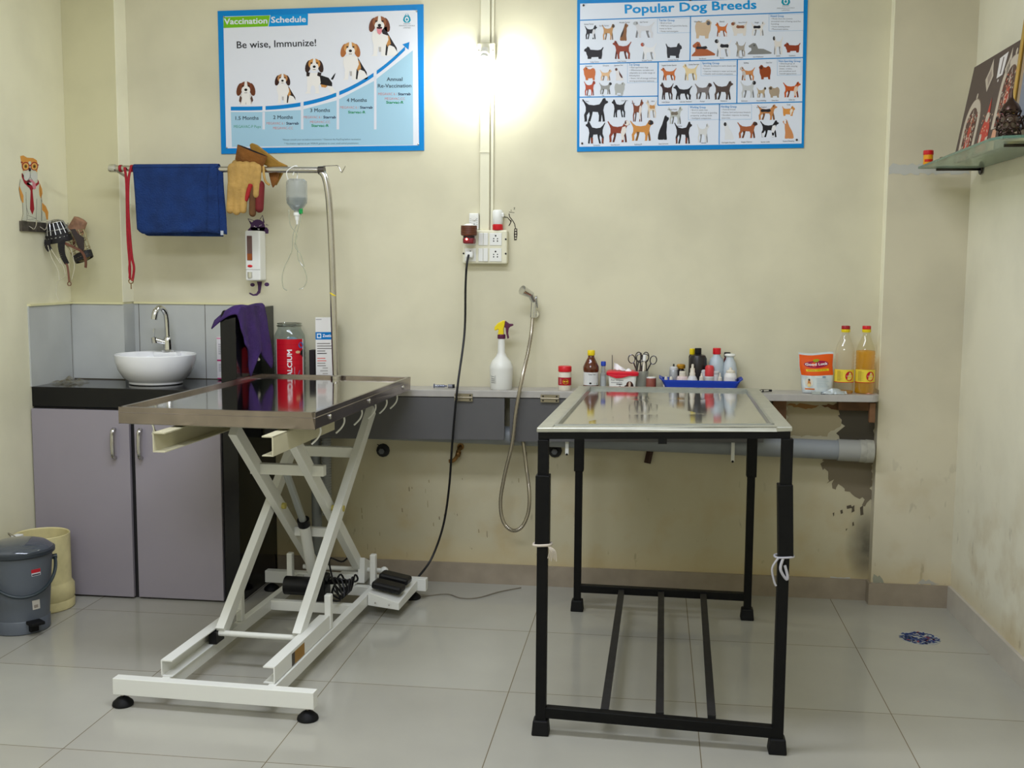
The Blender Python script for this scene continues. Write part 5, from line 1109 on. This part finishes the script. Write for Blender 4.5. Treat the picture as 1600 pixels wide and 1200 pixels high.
# blue basket
z=zl(.04); cx,cy=.037,-.088
T=Thing('blue_basket','shallow bright blue plastic tray full of small bottles','tray',(cx,cy,z))
BB=mat('royal_blue_plastic',(22,60,176),.4)
def brr(h,e,zz,n=5,r=.018): return rrect(cx,cy,h+e,.058+e,r,zz,n)
def lift(ring,hx): return [(px_,py_,pz+(.022*max(0,(abs(px_-cx)-.105)/.06)*1.4 if pz>z+.01 else 0)) for px_,py_,pz in ring]
R=[brr(.140,-.006,z+.0004),lift(brr(.157,.002,z+.022),0),lift(brr(.164,.004,z+.024),0),lift(brr(.164,.004,z+.028),0),lift(brr(.156,-.001,z+.028),0),brr(.150,-.004,z+.0205)]
T.part(MB().rings(R,0,True,True,True).build('tray',BB))
def bott(label,x,y,prof,m,capprof=None,capm=None,extra=None,lab=None,cat='bottle',nm='medicine_bottle'):
    zz=z+.0208; T=Thing(nm,label,cat,(x,y,zz),None); lath(T,'body',prof,x,y,zz,m,20)
    if capprof: lath(T,'cap',capprof,x,y,zz,capm,18)
    if extra:
        for en,ep,em in extra: lath(T,en,ep,x,y,zz,em,16)
    if lab:
        a=Art(); r,v0,v1,c,items=lab; a.rect(-r*1.4,v0,r*1.4,v1,c,0,n=10)
        for it in items: a.rect(*it[:4],it[4],1,n=3)
        T.part(a.build('label',wrap(x,y,r+.0002,zz)))
    return T
GB=mat('grey_white_plastic',(206,206,206),.35)
bott('stout black round bottle with black cap at the back of the blue tray',.026,-.068,[(.034,0),(.036,.003),(.036,.112),(.030,.126),(.014,.131)],mat('black_bottle',(32,28,30),.35),[(.0125,.130),(.0135,.132),(.0135,.154),(.012,.156)],BLK)
bott('yellow-capped bottle hidden behind the stout black bottle',.003,-.047,[(.014,0),(.014,.120),(.009,.130)],mat('dark_bottle',(48,34,28),.4),[(.010,.128),(.011,.130),(.011,.150),(.0095,.152)],YEL)
bott('pale blue bottle with red screw cap at the back of the blue tray',.102,-.062,[(.030,0),(.032,.004),(.032,.085),(.026,.112),(.015,.125),(.0135,.133)],mat('pale_blue_plastic',(176,188,196),.35),[(.0155,.132),(.0165,.134),(.0165,.155),(.015,.157)],RED)
bott('small maroon bottle with black top behind the clear pump bottle',.146,-.046,[(.014,0),(.014,.11),(.010,.12)],mat('maroon_bottle',(96,24,40),.4),[(.0125,.120),(.0135,.122),(.0135,.137),(.012,.139)],BLK)
bott('cloudy pump bottle with wide white top at the right of the tray',.156,-.062,[(.028,0),(.030,.003),(.030,.070),(.024,.098),(.0165,.112),(.0155,.128)],mat('cloudy_plastic',(188,196,200),.35),[(.020,.124),(.023,.128),(.021,.133),(.014,.135)],WPL)
bott('white aerosol can with red cap at the front of the tray',.072,-.108,[(.0165,0),(.0175,.002),(.0175,.044),(.0165,.046)],GB,[(.0175,.045),(.0182,.047),(.0182,.080),(.015,.088),(.006,.090)],mat('coral_red',(206,60,64),.4),lab=(.0175,.006,.04,(196,196,190),[(-.018,.018,-.006,.023,(206,40,50))]))
bott('ivory dropper bottle with tall nozzle and purple stripe in the tray',.004,-.108,[(.020,0),(.021,.003),(.021,.030),(.014,.044),(.009,.048)],GB,None,None,[('nozzle_collar',[(.012,.046),(.012,.056),(.0095,.060),(.0095,.076)],IVO),('nozzle',[(.0055,.076),(.005,.092),(.003,.093)],IVO)],lab=(.021,.006,.022,(214,206,206),[(-.018,.011,.022,.018,(110,40,100))]))
bott('white round medicine bottle at the right front of the tray',.156,-.112,[(.024,0),(.0255,.003),(.0255,.046),(.021,.058),(.014,.062)],mat('white_gloss_plastic',(226,224,220),.25),[(.017,.060),(.018,.062),(.018,.068),(.010,.072)],IVO,[('tip',[(.006,.072),(.005,.082)],IVO)],lab=(.0255,.010,.044,(220,216,212),[(.022,.03,.03,.036,(80,90,150)),(-.01,.006,.02,.008,(200,140,140))]))
bott('small white dropper bottle standing left of the aerosol can',.040,-.118,[(.0165,0),(.0175,.002),(.0175,.020),(.013,.024)],IVO,[(.0085,.024),(.0095,.026),(.0075,.044),(.004,.046)],IVO,[('tip',[(.004,.046),(.0025,.058)],IVO)])
bott('small white dropper bottle standing right of the aerosol can',.114,-.118,[(.0165,0),(.0175,.002),(.0175,.020),(.013,.024)],IVO,[(.0085,.024),(.0095,.026),(.0075,.042),(.004,.044)],IVO,[('tip',[(.004,.044),(.0022,.060)],IVO)])
bott('white and pink tub bottle with ribbed white cap in the tray',-.036,-.100,[(.022,0),(.0235,.003),(.0235,.034),(.020,.042)],mat('pinkish_label',(222,200,196),.45),[(.0125,.042),(.0135,.044),(.0135,.060),(.012,.062)],IVO,lab=(.0237,.004,.030,(226,214,206),[(-.012,.014,.008,.017,(214,120,120)),(-.008,.02,.016,.023,(190,140,140))]))
bott('grey aerosol bottle with spray nozzle at the left of the tray',-.072,-.082,[(.017,0),(.018,.002),(.018,.060),(.016,.066)],mat('silver_grey_can',(170,172,176),.35,.4),[(.016,.066),(.0165,.068),(.0165,.076),(.008,.080)],GB,[('nozzle',[(.004,.080),(.003,.090)],SOOT)])
bott('gold-capped dark vial at the back of the blue tray',-.042,-.062,[(.014,0),(.0145,.002),(.0145,.062),(.010,.070)],mat('dark_vial',(40,30,30),.3),[(.016,.070),(.018,.073),(.018,.084),(.014,.088)],mat('gold_cap',(186,136,40),.35,.5))
for k,(xx,l) in enumerate(((-.103,'tiny white eye-drop bottle at the far left of the tray'),(-.082,'tiny white eye-drop bottle second from the left in the tray'))):
    bott(l,xx,-.122+.004*k,[(.0098,0),(.0105,.002),(.0105,.022),(.006,.027)],WPL,[(.0065,.027),(.0072,.029),(.005,.040),(.002,.041)],IVO,lab=(.0105,.004,.018,(220,206,200),[(-.006,.008,.004,.011,(206,130,130))]))
bott('small grey flat-capped bottle behind the red-capped aerosol',.094,-.092,[(.017,0),(.018,.002),(.018,.050),(.016,.055)],GB,[(.019,.055),(.020,.057),(.020,.063),(.016,.066)],GB)
bott('squat clear jar between black bottle and red-capped aerosol',.052,-.088,[(.016,0),(.017,.002),(.017,.052),(.016,.056)],mat('clouded_jar',(196,196,200),.3),[(.017,.056),(.018,.058),(.018,.066),(.012,.070)],GB)
T=Thing('rubber_bulb','small round black rubber bulb at the front of the tray','bulb',(-.028,-.125,z)); T.part(MB().ball((-.027,-.130,z+.0305),.0095,12,8).build('bulb',BLK))
# clips right of the table
x=.29; z=zl(x)
for k,(xx,l) in enumerate(((.268,'black handled clip lying on the ledge, left of the pair'),(.302,'black handled clip lying on the ledge, right of the pair'))):
    T=Thing('nail_clipper',l,'clip',(xx,-.09,z)); zz=z+.006+.001*k
    T.part(MB().beam((xx-.022,-.085,zz),(xx+.024,-.098+.014*k,zz),.008,.009,mi=0).build('handle',BLK,.002)); T.part(MB().beam((xx-.024,-.100,zz),(xx+.010,-.088,zz+.001),.007,.006).build('blade',CHR,.001))
# snack bag
x0,x1=.437,.560; z=zl(.5); yb=-.095
T=Thing('treat_bag','orange and white "Good Luck" treat bag standing on the ledge','bag',(.5,yb,z))
def bagf(u,v):
    w=1-.10*v if v<.5 else .95+.10*(v-.5)
    xl=.440+(-.016)*v*1.0+.006*(1-v); xr=.566-.004*v
    return xl+(xr-xl)*u
def bagp(u,v,side=1,eps=0):
    x=bagf(u,v)+.003*sin(v*12+u*3)*(u-.5); d=.024*(sin(PI*u)**.6 if 0<u<1 else 0)*(1-v**2.2)*(1 if v>.02 else .8)
    zz=z+.0015+.162*v+(-.004*sin(u*5))*v
    return (x,yb+.010*v-side*(d+.002*sin(u*17+v*9)*(1-v)+.0008+eps),zz)
b=MB(); b.grid(lambda u,v:bagp(u,v,1),30,30); b.grid(lambda u,v:bagp(u,v,-1),30,30)
T.part(b.build('bag',mat('glossy_white_foil',(206,214,216),.22,.25)))
a=Art(); 
def cell(u0,v0,u1,v1,c,L,n=14,m=8,top=None):
    for i in range(n):
        for j in range(m):
            ua,ub=u0+(u1-u0)*i/n,u0+(u1-u0)*(i+1)/n; va,vb=v0+(v1-v0)*j/m,v0+(v1-v0)*(j+1)/m; a.poly([(ua,va),(ub,va),(ub,vb),(ua,vb)],c,L)
cell(.01,.44,.99,.95,(222,88,22),0,22,14)
def bell(cx_,cy_,rx,ry,c,L):
    n=24
    for k in range(n):
        x_a=cx_-rx+2*rx*k/n; x_b=cx_-rx+2*rx*(k+1)/n; ha=ry*math.sqrt(max(0,1-((x_a-cx_)/rx)**2)); hb=ry*math.sqrt(max(0,1-((x_b-cx_)/rx)**2))
        a.poly([(x_a,cy_-ha),(x_b,cy_-hb),(x_b,cy_+hb),(x_a,cy_+ha)],c,L)
bell(.50,.72,.37,.088,(150,18,62),1); bell(.50,.815,.10,.038,(150,160,30),1)
cell(.18,.545,.86,.60,(226,196,30),2,14,2)
a.text('Good Luck',.17,.695,.060,(236,228,226),w=.66,L=3,ydown=False,bold=.004); a.text('NATURAL CHEW BONES',.22,.560,.028,(110,60,20),w=.58,L=3,ydown=False)
bell(.22,.27,.12,.11,(214,206,190),1); bell(.22,.24,.05,.075,(196,130,70),2); bell(.23,.33,.03,.03,(70,50,40),2); bell(.22,.20,.045,.045,(226,200,140),3); cell(.09,.085,.38,.12,(206,110,50),1,8,2)
for k in range(6): cell(.46,.16+k*.04,.86-(k%3)*.05,.170+k*.04,(150,166,176),1,8,1)
bell(.70,.40,.06,.02,(120,140,160),1)
T.part(a.build('printed_front',lambda u,v,L:bagp(u,v,1,.0006+.00025*L)))
# foil pouch lying
T=Thing('foil_pouch','crumpled silver foil pouch lying in front of the treat bag','pouch',(.575,-.125,z))
b=MB(); rnd=random.Random(8); b.grid(lambda u,v:(.515+.098*u,-.150+.030*v,z+.001+.020*sin(PI*min(1,u*1.1))*sin(PI*v)+.003*rnd.random()+.012*u*v),14,8,smooth=False); b.grid(lambda u,v:(.515+.098*u,-.150+.030*v,z+.0008),14,8)
T.part(b.build('pouch',mat('silver_foil',(196,204,208),.3,.5)))
T=Thing('pill_strip','small grey strip pack on the ledge edge below the treat bag','packet',(.49,-.14,z)); T.part(MB().box(.476,.510,-.154,-.130,z+.0004,z+.010).build('strip',mat('grey_card',(170,176,170),.6),.001))
T=Thing('paper_scrap','small crumpled pink paper scrap at the ledge end beside the oil bottle','scrap',(.715,-.11,z)); T.part(MB().grid(lambda u,v:(.690+.034*u,-.128+.016*v,zl(.7)+.001+.005*sin(u*6)*sin(v*3+.5)**2),8,6,smooth=False).build('paper',mat('pink_paper',(206,150,130),.8)))
# oil bottles
OIL=clear('yellow_oil',(252,214,60),.08,.05,.34)
def oilbottle(x,label,full):
    y=-.085; z=zl(x)
    T=Thing('oil_bottle',label,'bottle',(x,y,z),'cooking oil bottles at the right end of the ledge')
    pr=[(.034,0),(.038,.004),(.038,.050),(.0385,.052),(.0385,.094),(.038,.098)]
    for k in range(5): pr+=[(.0365,.104+k*.0125),(.0382,.110+k*.0125)]
    pr+=[(.037,.172),(.031,.195),(.022,.215),(.0155,.232),(.0135,.240),(.0135,.248)]
    lath(T,'bottle',pr,x,y,z,clear('oil_bottle_plastic',(252,250,246),.13,.04,.03) if not full else clear('oil_bottle_full',(252,250,240),.12),32)
    if full: lath(T,'oil',[(r-.0015,max(h,.002)) for r,h in pr if h<.176]+[(.001,.176)],x,y,z,OIL,32)
    else: lath(T,'oil',[(.034,.002),(.036,.006),(.036,.010),(.001,.010)],x,y,z,OIL,28)
    lath(T,'cap',[(.0165,.246),(.0175,.248),(.0175,.258)],x,y,z,YEL,24); lath(T,'cap_top',[(.0165,.258),(.0168,.2585),(.0168,.270),(.0155,.272)],x,y,z,RED if full else mat('deep_red_cap',(160,16,30),.4),24)
    a=Art(); a.rect(-.058,.046,.058,.098,(232,206,66),0,n=14).rect(-.058,.046,.058,.0485,(200,30,40),1,n=14); a.rect(-.036,.052,-.020,.094,(206,176,60),1,n=3)
    a.ell(.016,.072,.0175,.0195,(190,24,44),2,n=24); a.text('SUNRISE',.003,.070,.0055,(232,214,206),w=.026,L=3,ydown=False); a.ell(.016,.083,.003,.003,(226,190,190),3); a.rect(.010,.062,.022,.0635,(232,214,206),3)
    for k in range(6): a.rect(-.034,.056+k*.006,-.012,.0572+k*.006,(150,140,60),2,n=2)
    T.part(a.build('label',wrap(x,y,.0388,z)))
oilbottle(.608,'nearly empty clear oil bottle with red and yellow cap beside treat bag',False)
oilbottle(.689,'full bottle of golden yellow oil beside the right pillar',True)

# ================================================================== GLASS SHELF, RIGHT
zs=1.768
T=Thing('glass_shelf','green-edged glass corner shelf on the right wall','shelf',(.95,-.6,zs))
poly=[(.840,-.175),(.835,-1.10),(.855,-1.165),(.900,-1.18),(1.080,-1.18),(1.064,-.175)]
T.part(MB().prism(poly,lambda x,y:(x,y,zs-.008),lambda x,y:(x,y,zs)).build('glass_pane',[GLS]))
b=MB(); e=[(x,y) for x,y in poly]
for p,q in zip(e,e[1:]+e[:1]):
    b.beam((p[0],p[1],zs-.004),(q[0],q[1],zs-.004),.002,.0082)
T.part(b.build('glass_edge',mat('green_glass_edge',(84,116,100),.15)))
for y in (-.20,-1.02):
    T.part(MB().cyl((.900,y,zs-.013),(1.062 if y>-.5 else 1.076,y,zs-.013),.0048,n=10).build('bracket_rod',mat('dark_bracket',(58,52,44),.3,.8)))
    T.part(MB().lathe([(.022,0),(.024,.002),(.022,.005)],(0,0,0),20,M=Matrix.Translation((1.064 if y>-.5 else 1.083,y,zs-.010))@Matrix.Rotation(-PI/2,4,'Y')).build('bracket_rose',MATS['dark_bracket']))
# small pot on shelf
x,y=.866,-.212
T=Thing('vermilion_pot','tiny yellow pot with red lid and label at the shelf corner','pot',(x,y,zs))
lath(T,'pot',[(.0165,0),(.0175,.002),(.0175,.040),(.016,.042)],x,y,zs,mat('orange_yellow',(236,160,20),.4)); lath(T,'lid',[(.018,.041),(.0188,.043),(.0188,.056),(.017,.058)],x,y,zs,RED)
a=Art(); a.rect(-.018,.014,.018,.024,(206,40,24),0,n=8); T.part(a.build('label',wrap(x,y,.0177,zs)))
for k,(xx,yy,l) in enumerate(((.900,-.26,'small dark pebble-like lamp wick cup beside the tiny pot'),(.872,-.42,'second small dark cup further along the glass shelf'))):
    T=Thing('tiny_cup',l,'cup',(xx,yy,zs)); lath(T,'cup',[(.008,0),(.014,.004),(.015,.010),(.012,.012)],xx,yy,zs,mat('dark_metal_cup',(86,78,66),.4,.6),12)
# devotional picture leaning on the wall
p0=Vector((.935,-.300,zs+.001)); p1=Vector((.945,-.950,zs+.001)); upv=Vector((.060,0,.350)).normalized(); Hh=.352; run=(p1-p0)
T=Thing('devotional_picture','dark devotional picture board leaning against the wall on the glass shelf','picture',p0)
nrm=run.cross(upv).normalized()
if nrm.x>0: nrm=-nrm
def pp(u,v,L=0,off=.0): return p0+run*u+upv*(Hh*v)+nrm*(.0004+.0003*L+off)
b=MB(); q=[(0,0),(1,0),(1,1),(0,1)]; b.prism(q,lambda u,v:pp(u,v,0,-.012),lambda u,v:pp(u,v,0,-.0006)); T.part(b.build('board',mat('dark_board',(46,34,34),.4)))
a=Art(); a.rect(0,0,1,1,(76,60,58),0)
SV=(196,184,168); SD=(140,120,104); RS=(178,60,44)
def arch(cx,base,w,h,L=1):
    out=[(cx-w/2,base)]+[(cx-w/2*cos(t),base+h*.55+h*.45*sin(t)) for t in [PI*k/12 for k in range(13)]]+[(cx+w/2,base)]
    inn=[(cx-w*.33,base)]+[(cx-w*.33*cos(t),base+h*.52+h*.33*sin(t)) for t in [PI*k/12 for k in range(13)]]+[(cx+w*.33,base)]
    a.poly(out,SD,L).poly([(x*.94+cx*.06,y-.008) for x,y in out],SV,L+1).poly(inn,(84,56,50),L+2)
    a.ell(cx,base+h*1.03,.014,.035,SV,L)
    rnd=random.Random(int(cx*100))
    # generic ornate figure
    a.poly([(cx-w*.2,base),(cx+w*.2,base),(cx+w*.13,base+h*.4),(cx+w*.05,base+h*.62),(cx,base+h*.8),(cx-w*.05,base+h*.62),(cx-w*.13,base+h*.4)],RS,L+3)
    a.ell(cx,base+h*.58,w*.05,h*.05,(120,80,60),L+4); a.poly([(cx-w*.06,base+h*.62),(cx+w*.06,base+h*.62),(cx,base+h*.84)],SV,L+4)
    a.pline([(cx-w*.12,base+h*.42),(cx,base+h*.18),(cx+w*.12,base+h*.42)],.008,(226,216,206),L+5); a.ell(cx,base+h*.10,w*.12,h*.09,(110,30,60),L+4)
    for k in range(150):
        x_=cx+rnd.uniform(-.30,.30)*w; y_=base+rnd.uniform(0,.75)*h; a.ell(x_,y_,rnd.uniform(.005,.010),rnd.uniform(.006,.016),rnd.choice([SV,(206,120,90),(226,200,170),(150,44,40),(170,150,130),(110,60,50)]),L+5,n=7)
arch(.20,.0,.30,.62); arch(.74,.22,.30,.66)
a.poly([(.40,.02),(.58,.02),(.56,.26),(.52,.36),(.49,.55),(.46,.36),(.42,.26)],(190,52,40),3).ell(.49,.36,.03,.05,SV,4).ell(.44,.16,.02,.05,SV,4).ell(.55,.12,.02,.04,SV,4)
rnd=random.Random(77)
for k in range(30): a.ell(.49+rnd.uniform(-.08,.08),rnd.uniform(.02,.40),.006,.010,rnd.choice([SV,(206,120,90),(226,200,170)]),5,n=7)
a.poly([(.62,.0),(.72,.0),(.70,.20),(.64,.20)],(206,150,120),3)
for cx,w_ in ((.36,.075),(.66,.055)):
    a.poly([(cx-w_,.78),(cx,.64),(cx+w_*.8,.78),(cx+w_*.4,.86),(cx,.97),(cx-w_*.4,.86)],SV,1).poly([(cx-w_*.5,.79),(cx,.70),(cx+w_*.4,.79),(cx,.86)],(156,140,130),2)
a.poly([(.47,.93),(.60,.95),(.58,.74),(.49,.73)],(226,222,222),1).rect(.53,.76,.545,.92,(90,70,66),2).ell(.525,.70,.008,.014,(226,222,222),1)
T.part(a.build('printed_scene',lambda u,v,L:pp(u,v,L)))
# gold framed picture, nearer
p0=Vector((.930,-.965,zs+.001)); p1=Vector((.985,-1.17,zs+.001)); upv=Vector((.05,0,.55)).normalized(); run=(p1-p0); Hh=.56
T=Thing('framed_picture','tall gold-edged framed picture at the near end of the glass shelf','picture',p0); nrm=run.cross(upv).normalized(); nrm=-nrm if nrm.x>0 else nrm
GO=mat('gold_frame',(196,160,84),.3,.7)
b=MB()
for (u0,v0,u1,v1) in ((0,0,0,1),(1,0,1,1),(0,0,1,0),(0,1,1,1)):
    b.beam(p0+run*u0+upv*Hh*v0,p0+run*u1+upv*Hh*v1,.014,.014,nrm)
T.part(b.build('frame',GO,.002))
def pq(u,v,off): return p0+run*u+upv*(Hh*v)+nrm*off
T.part(MB().prism([(.03,.02),(.97,.02),(.97,.98),(.03,.98)],lambda u,v:pq(u,v,-.006),lambda u,v:pq(u,v,-.001)).build('backing_board',mat('dark_backing',(60,48,44),.6)))
a=Art(); a.rect(.05,.02,.95,.98,(150,130,104),0).rect(.12,.06,.9,.5,(120,124,134),1).rect(.2,.5,.85,.9,(176,154,120),1).ell(.5,.3,.2,.1,(206,204,206),2)
T.part(a.build('picture_print',lambda u,v,L:pq(u,v,.0002+.0003*L)))
# lattice oil lamp
x,y=.898,-1.075
T=Thing('lattice_lamp','dark metal lattice globe lamp with pointed top on the glass shelf','lamp',(x,y,zs))
DMT=mat('dark_antique_metal',(74,58,52),.3,.85); r=.037
b=MB(); prof=[(.001,.150),(.003,.145),(.005,.128),(.006,.122),(.012,.112),(.022,.102),(.027,.092),(.029,.085),(.026,.083)]
T.part(MB().lathe(prof,(x,y,zs),20,cap0=False).build('pointed_cap',DMT))
b=MB()
for j in range(4):
    zz=.020+.018*j; rr=math.sqrt(max(.0001,r*r-(zz-.046)**2*.9))
    n=10
    for k in range(n):
        a_=2*PI*(k+.5*(j%2))/n; c=Vector((x+rr*cos(a_),y+rr*sin(a_),zs+zz)); tn=Vector((-sin(a_),cos(a_),0)); u_=Vector((cos(a_)*(.046-zz)/r*.6*-1,sin(a_)*(.046-zz)/r*.6*-1,1)).normalized()
        b.tube([c+tn*(.0105*cos(t))+u_*(.0100*sin(t)) for t in [2*PI*q_/10 for q_ in range(10)]],.0022,5,closed=True)
T.part(b.build('lattice_globe',DMT))
T.part(MB().ball((x,y,zs+.046),.030,14,10).build('inner_glass',mat('smoky_inner_glass',(112,98,84),.2,.3)))
T.part(MB().lathe([(.026,0),(.028,.003),(.026,.008),(.018,.012)],(x,y,zs),20).build('base_ring',DMT))

# ================================================================== FLOOR THINGS
BIN=mat('slate_grey_plastic',(92,98,106),.42)
bx,by=-2.512,-.855
T=Thing('pedal_bin','slate-grey round pedal bin with clear domed lid by the left wall','bin',(bx,by,0))
lath(T,'bin_body',[(.098,0),(.103,.004),(.1035,.048),(.101,.052),(.118,.290),(.121,.300)],bx,by,0,BIN,40)
lath(T,'rim',[(.124,.292),(.128,.296),(.128,.308),(.120,.313)],bx,by,0,mat('dark_slate_rim',(46,52,58),.3),40)
lath(T,'domed_lid',[(.122,.309),(.118,.318),(.095,.332),(.06,.340),(.02,.343),(.001,.3435)],bx,by,0,mat('smoky_glossy_lid',(78,84,92),.06,coat=.6,trans=.2),40)
hp=[(bx+.127*cos(-t+.70),by+.127*sin(-t+.70),.262-.110*sin(t)) for t in [PI*k/16 for k in range(17)]]
T.part(MB().tube(smoothpts(hp,3),.0065,8).build('bail_handle',mat('dark_slate_handle',(40,50,54),.35)))
T.part(MB().box(.092,.118,-.016,.016,.012,.040,M=Matrix.Translation((bx,by,0))@Matrix.Rotation(-.62,4,'Z')).box(.100,.150,-.026,.026,.042,.054,M=Matrix.Translation((bx,by,0))@Matrix.Rotation(-.62,4,'Z')).build('pedal',RUB,.003))
T.part(MB().cyl((bx+.116*cos(.70),by+.116*sin(.70),.260),(bx+.134*cos(.70),by+.134*sin(.70),.260),.010,n=14).build('handle_pivot',MATS['dark_slate_handle']))
a=Art(); rb=lambda v:.101+(v-.052)*.0714+.0006
a.rect(.106,.222,.142,.248,(206,206,210),0,n=4).rect(.106,.234,.142,.248,(186,40,50),1,n=4).rect(.108,.224,.140,.229,(50,50,60),1,n=4); T.part(a.build('sticker',wrap(bx,by,0,0,rz=rb)))
a=Art(); a.rect(.100,.092,.130,.128,(206,200,190),0,n=4).rect(.106,.098,.122,.110,(150,140,130),1,n=2)
T.part(a.build('sticker',wrap(bx,by,0,0,rz=rb)))
cx,cy=-2.570,-.600
T=Thing('cream_bucket','cream plastic pipe-like tub with thicker collar behind the pedal bin','tub',(cx,cy,0))
CR1=mat('cream_old_plastic',(212,200,146),.5,noise=.12,nscale=18)
lath(T,'tub',[(.112,0),(.116,.004),(.117,.030),(.113,.038),(.117,.046),(.117,.090),(.108,.104),(.106,.110),(.106,.300),(.104,.302),(.101,.298),(.101,.02)],cx,cy,0,CR1,44,cap1=True)
T.part(MB().tube(smoothpts([(cx-.09,cy-.05,.285),(cx-.10,cy-.07,.315),(cx-.055,cy-.11,.318),(cx-.02,cy-.11,.300)],5),.0022,6).build('wire_handle',STEEL)); T.part(MB().box(cx-.07,cx-.04,cy-.1,cy-.06,.298,.312).build('white_scrap',WPL,.002),label='white scrap on the rim')
dx,dy=.856,-.468
T=Thing('floor_drain','round floor drain grate in worn blue, red and white mosaic','drain',(dx,dy,0))
T.part(MB().lathe([(.074,0),(.074,.0012),(.001,.0014)],(dx,dy,0),36).build('drain_plate',mat('grey_enamel',(166,168,162),.5)))
a=Art(); rnd=random.Random(21)
for k in range(210):
    t=rnd.uniform(0,2*PI); rr=.068*math.sqrt(rnd.random()); c=rnd.choice([(48,62,112)]*7+[(66,82,124)]*4+[(150,70,66),(180,178,174)]); a.ell(dx+rr*cos(t),dy+rr*sin(t),rnd.uniform(.005,.011),rnd.uniform(.003,.006),c,k%4,n=7,a=rnd.uniform(0,3))
T.part(a.build('mosaic_pattern',lambda u,v,L:(u,v,.0018+.0001*L),PAINT))
T=Thing('loose_cable','thin dark cord lying on the floor along the skirting','cord',(-.9,-.2,0))
T.part(MB().tube(smoothpts([(-1.10,-.255,.004),(-1.00,-.20,.004),(-.93,-.245,.004),(-.86,-.23,.004),(-.78,-.13,.004),(-.70,-.06,.004)],8),.0022,6).build('cord',mat('grey_cord_floor',(120,112,98),.6)))

# ================================================================== LIGHT
def area(name,loc,rot,sx,sy,e,col=(1,1,1)):
    l=bpy.data.lights.new(name,'AREA'); l.shape='RECTANGLE'; l.size=sx; l.size_y=sy; l.energy=e; l.color=col
    o=bpy.data.objects.new(name,l); COL.objects.link(o); o.location=loc; o.rotation_euler=rot; return o
area('ceiling_light',(-1.05,-2.0,2.93),(.0,0,0),2.2,.4,44,(.93,1,1.18))
area('ceiling_light',(-.9,-4.6,2.93),(.15,0,0),1.6,.9,62,(.94,1,1.17))
w=bpy.data.worlds.new('world'); SC.world=w; w.use_nodes=True; w.node_tree.nodes['Background'].inputs[0].default_value=(.8,.85,.9,1); w.node_tree.nodes['Background'].inputs[1].default_value=.2
SC.view_settings.view_transform='Standard'; SC.view_settings.look='None'; SC.view_settings.exposure=0
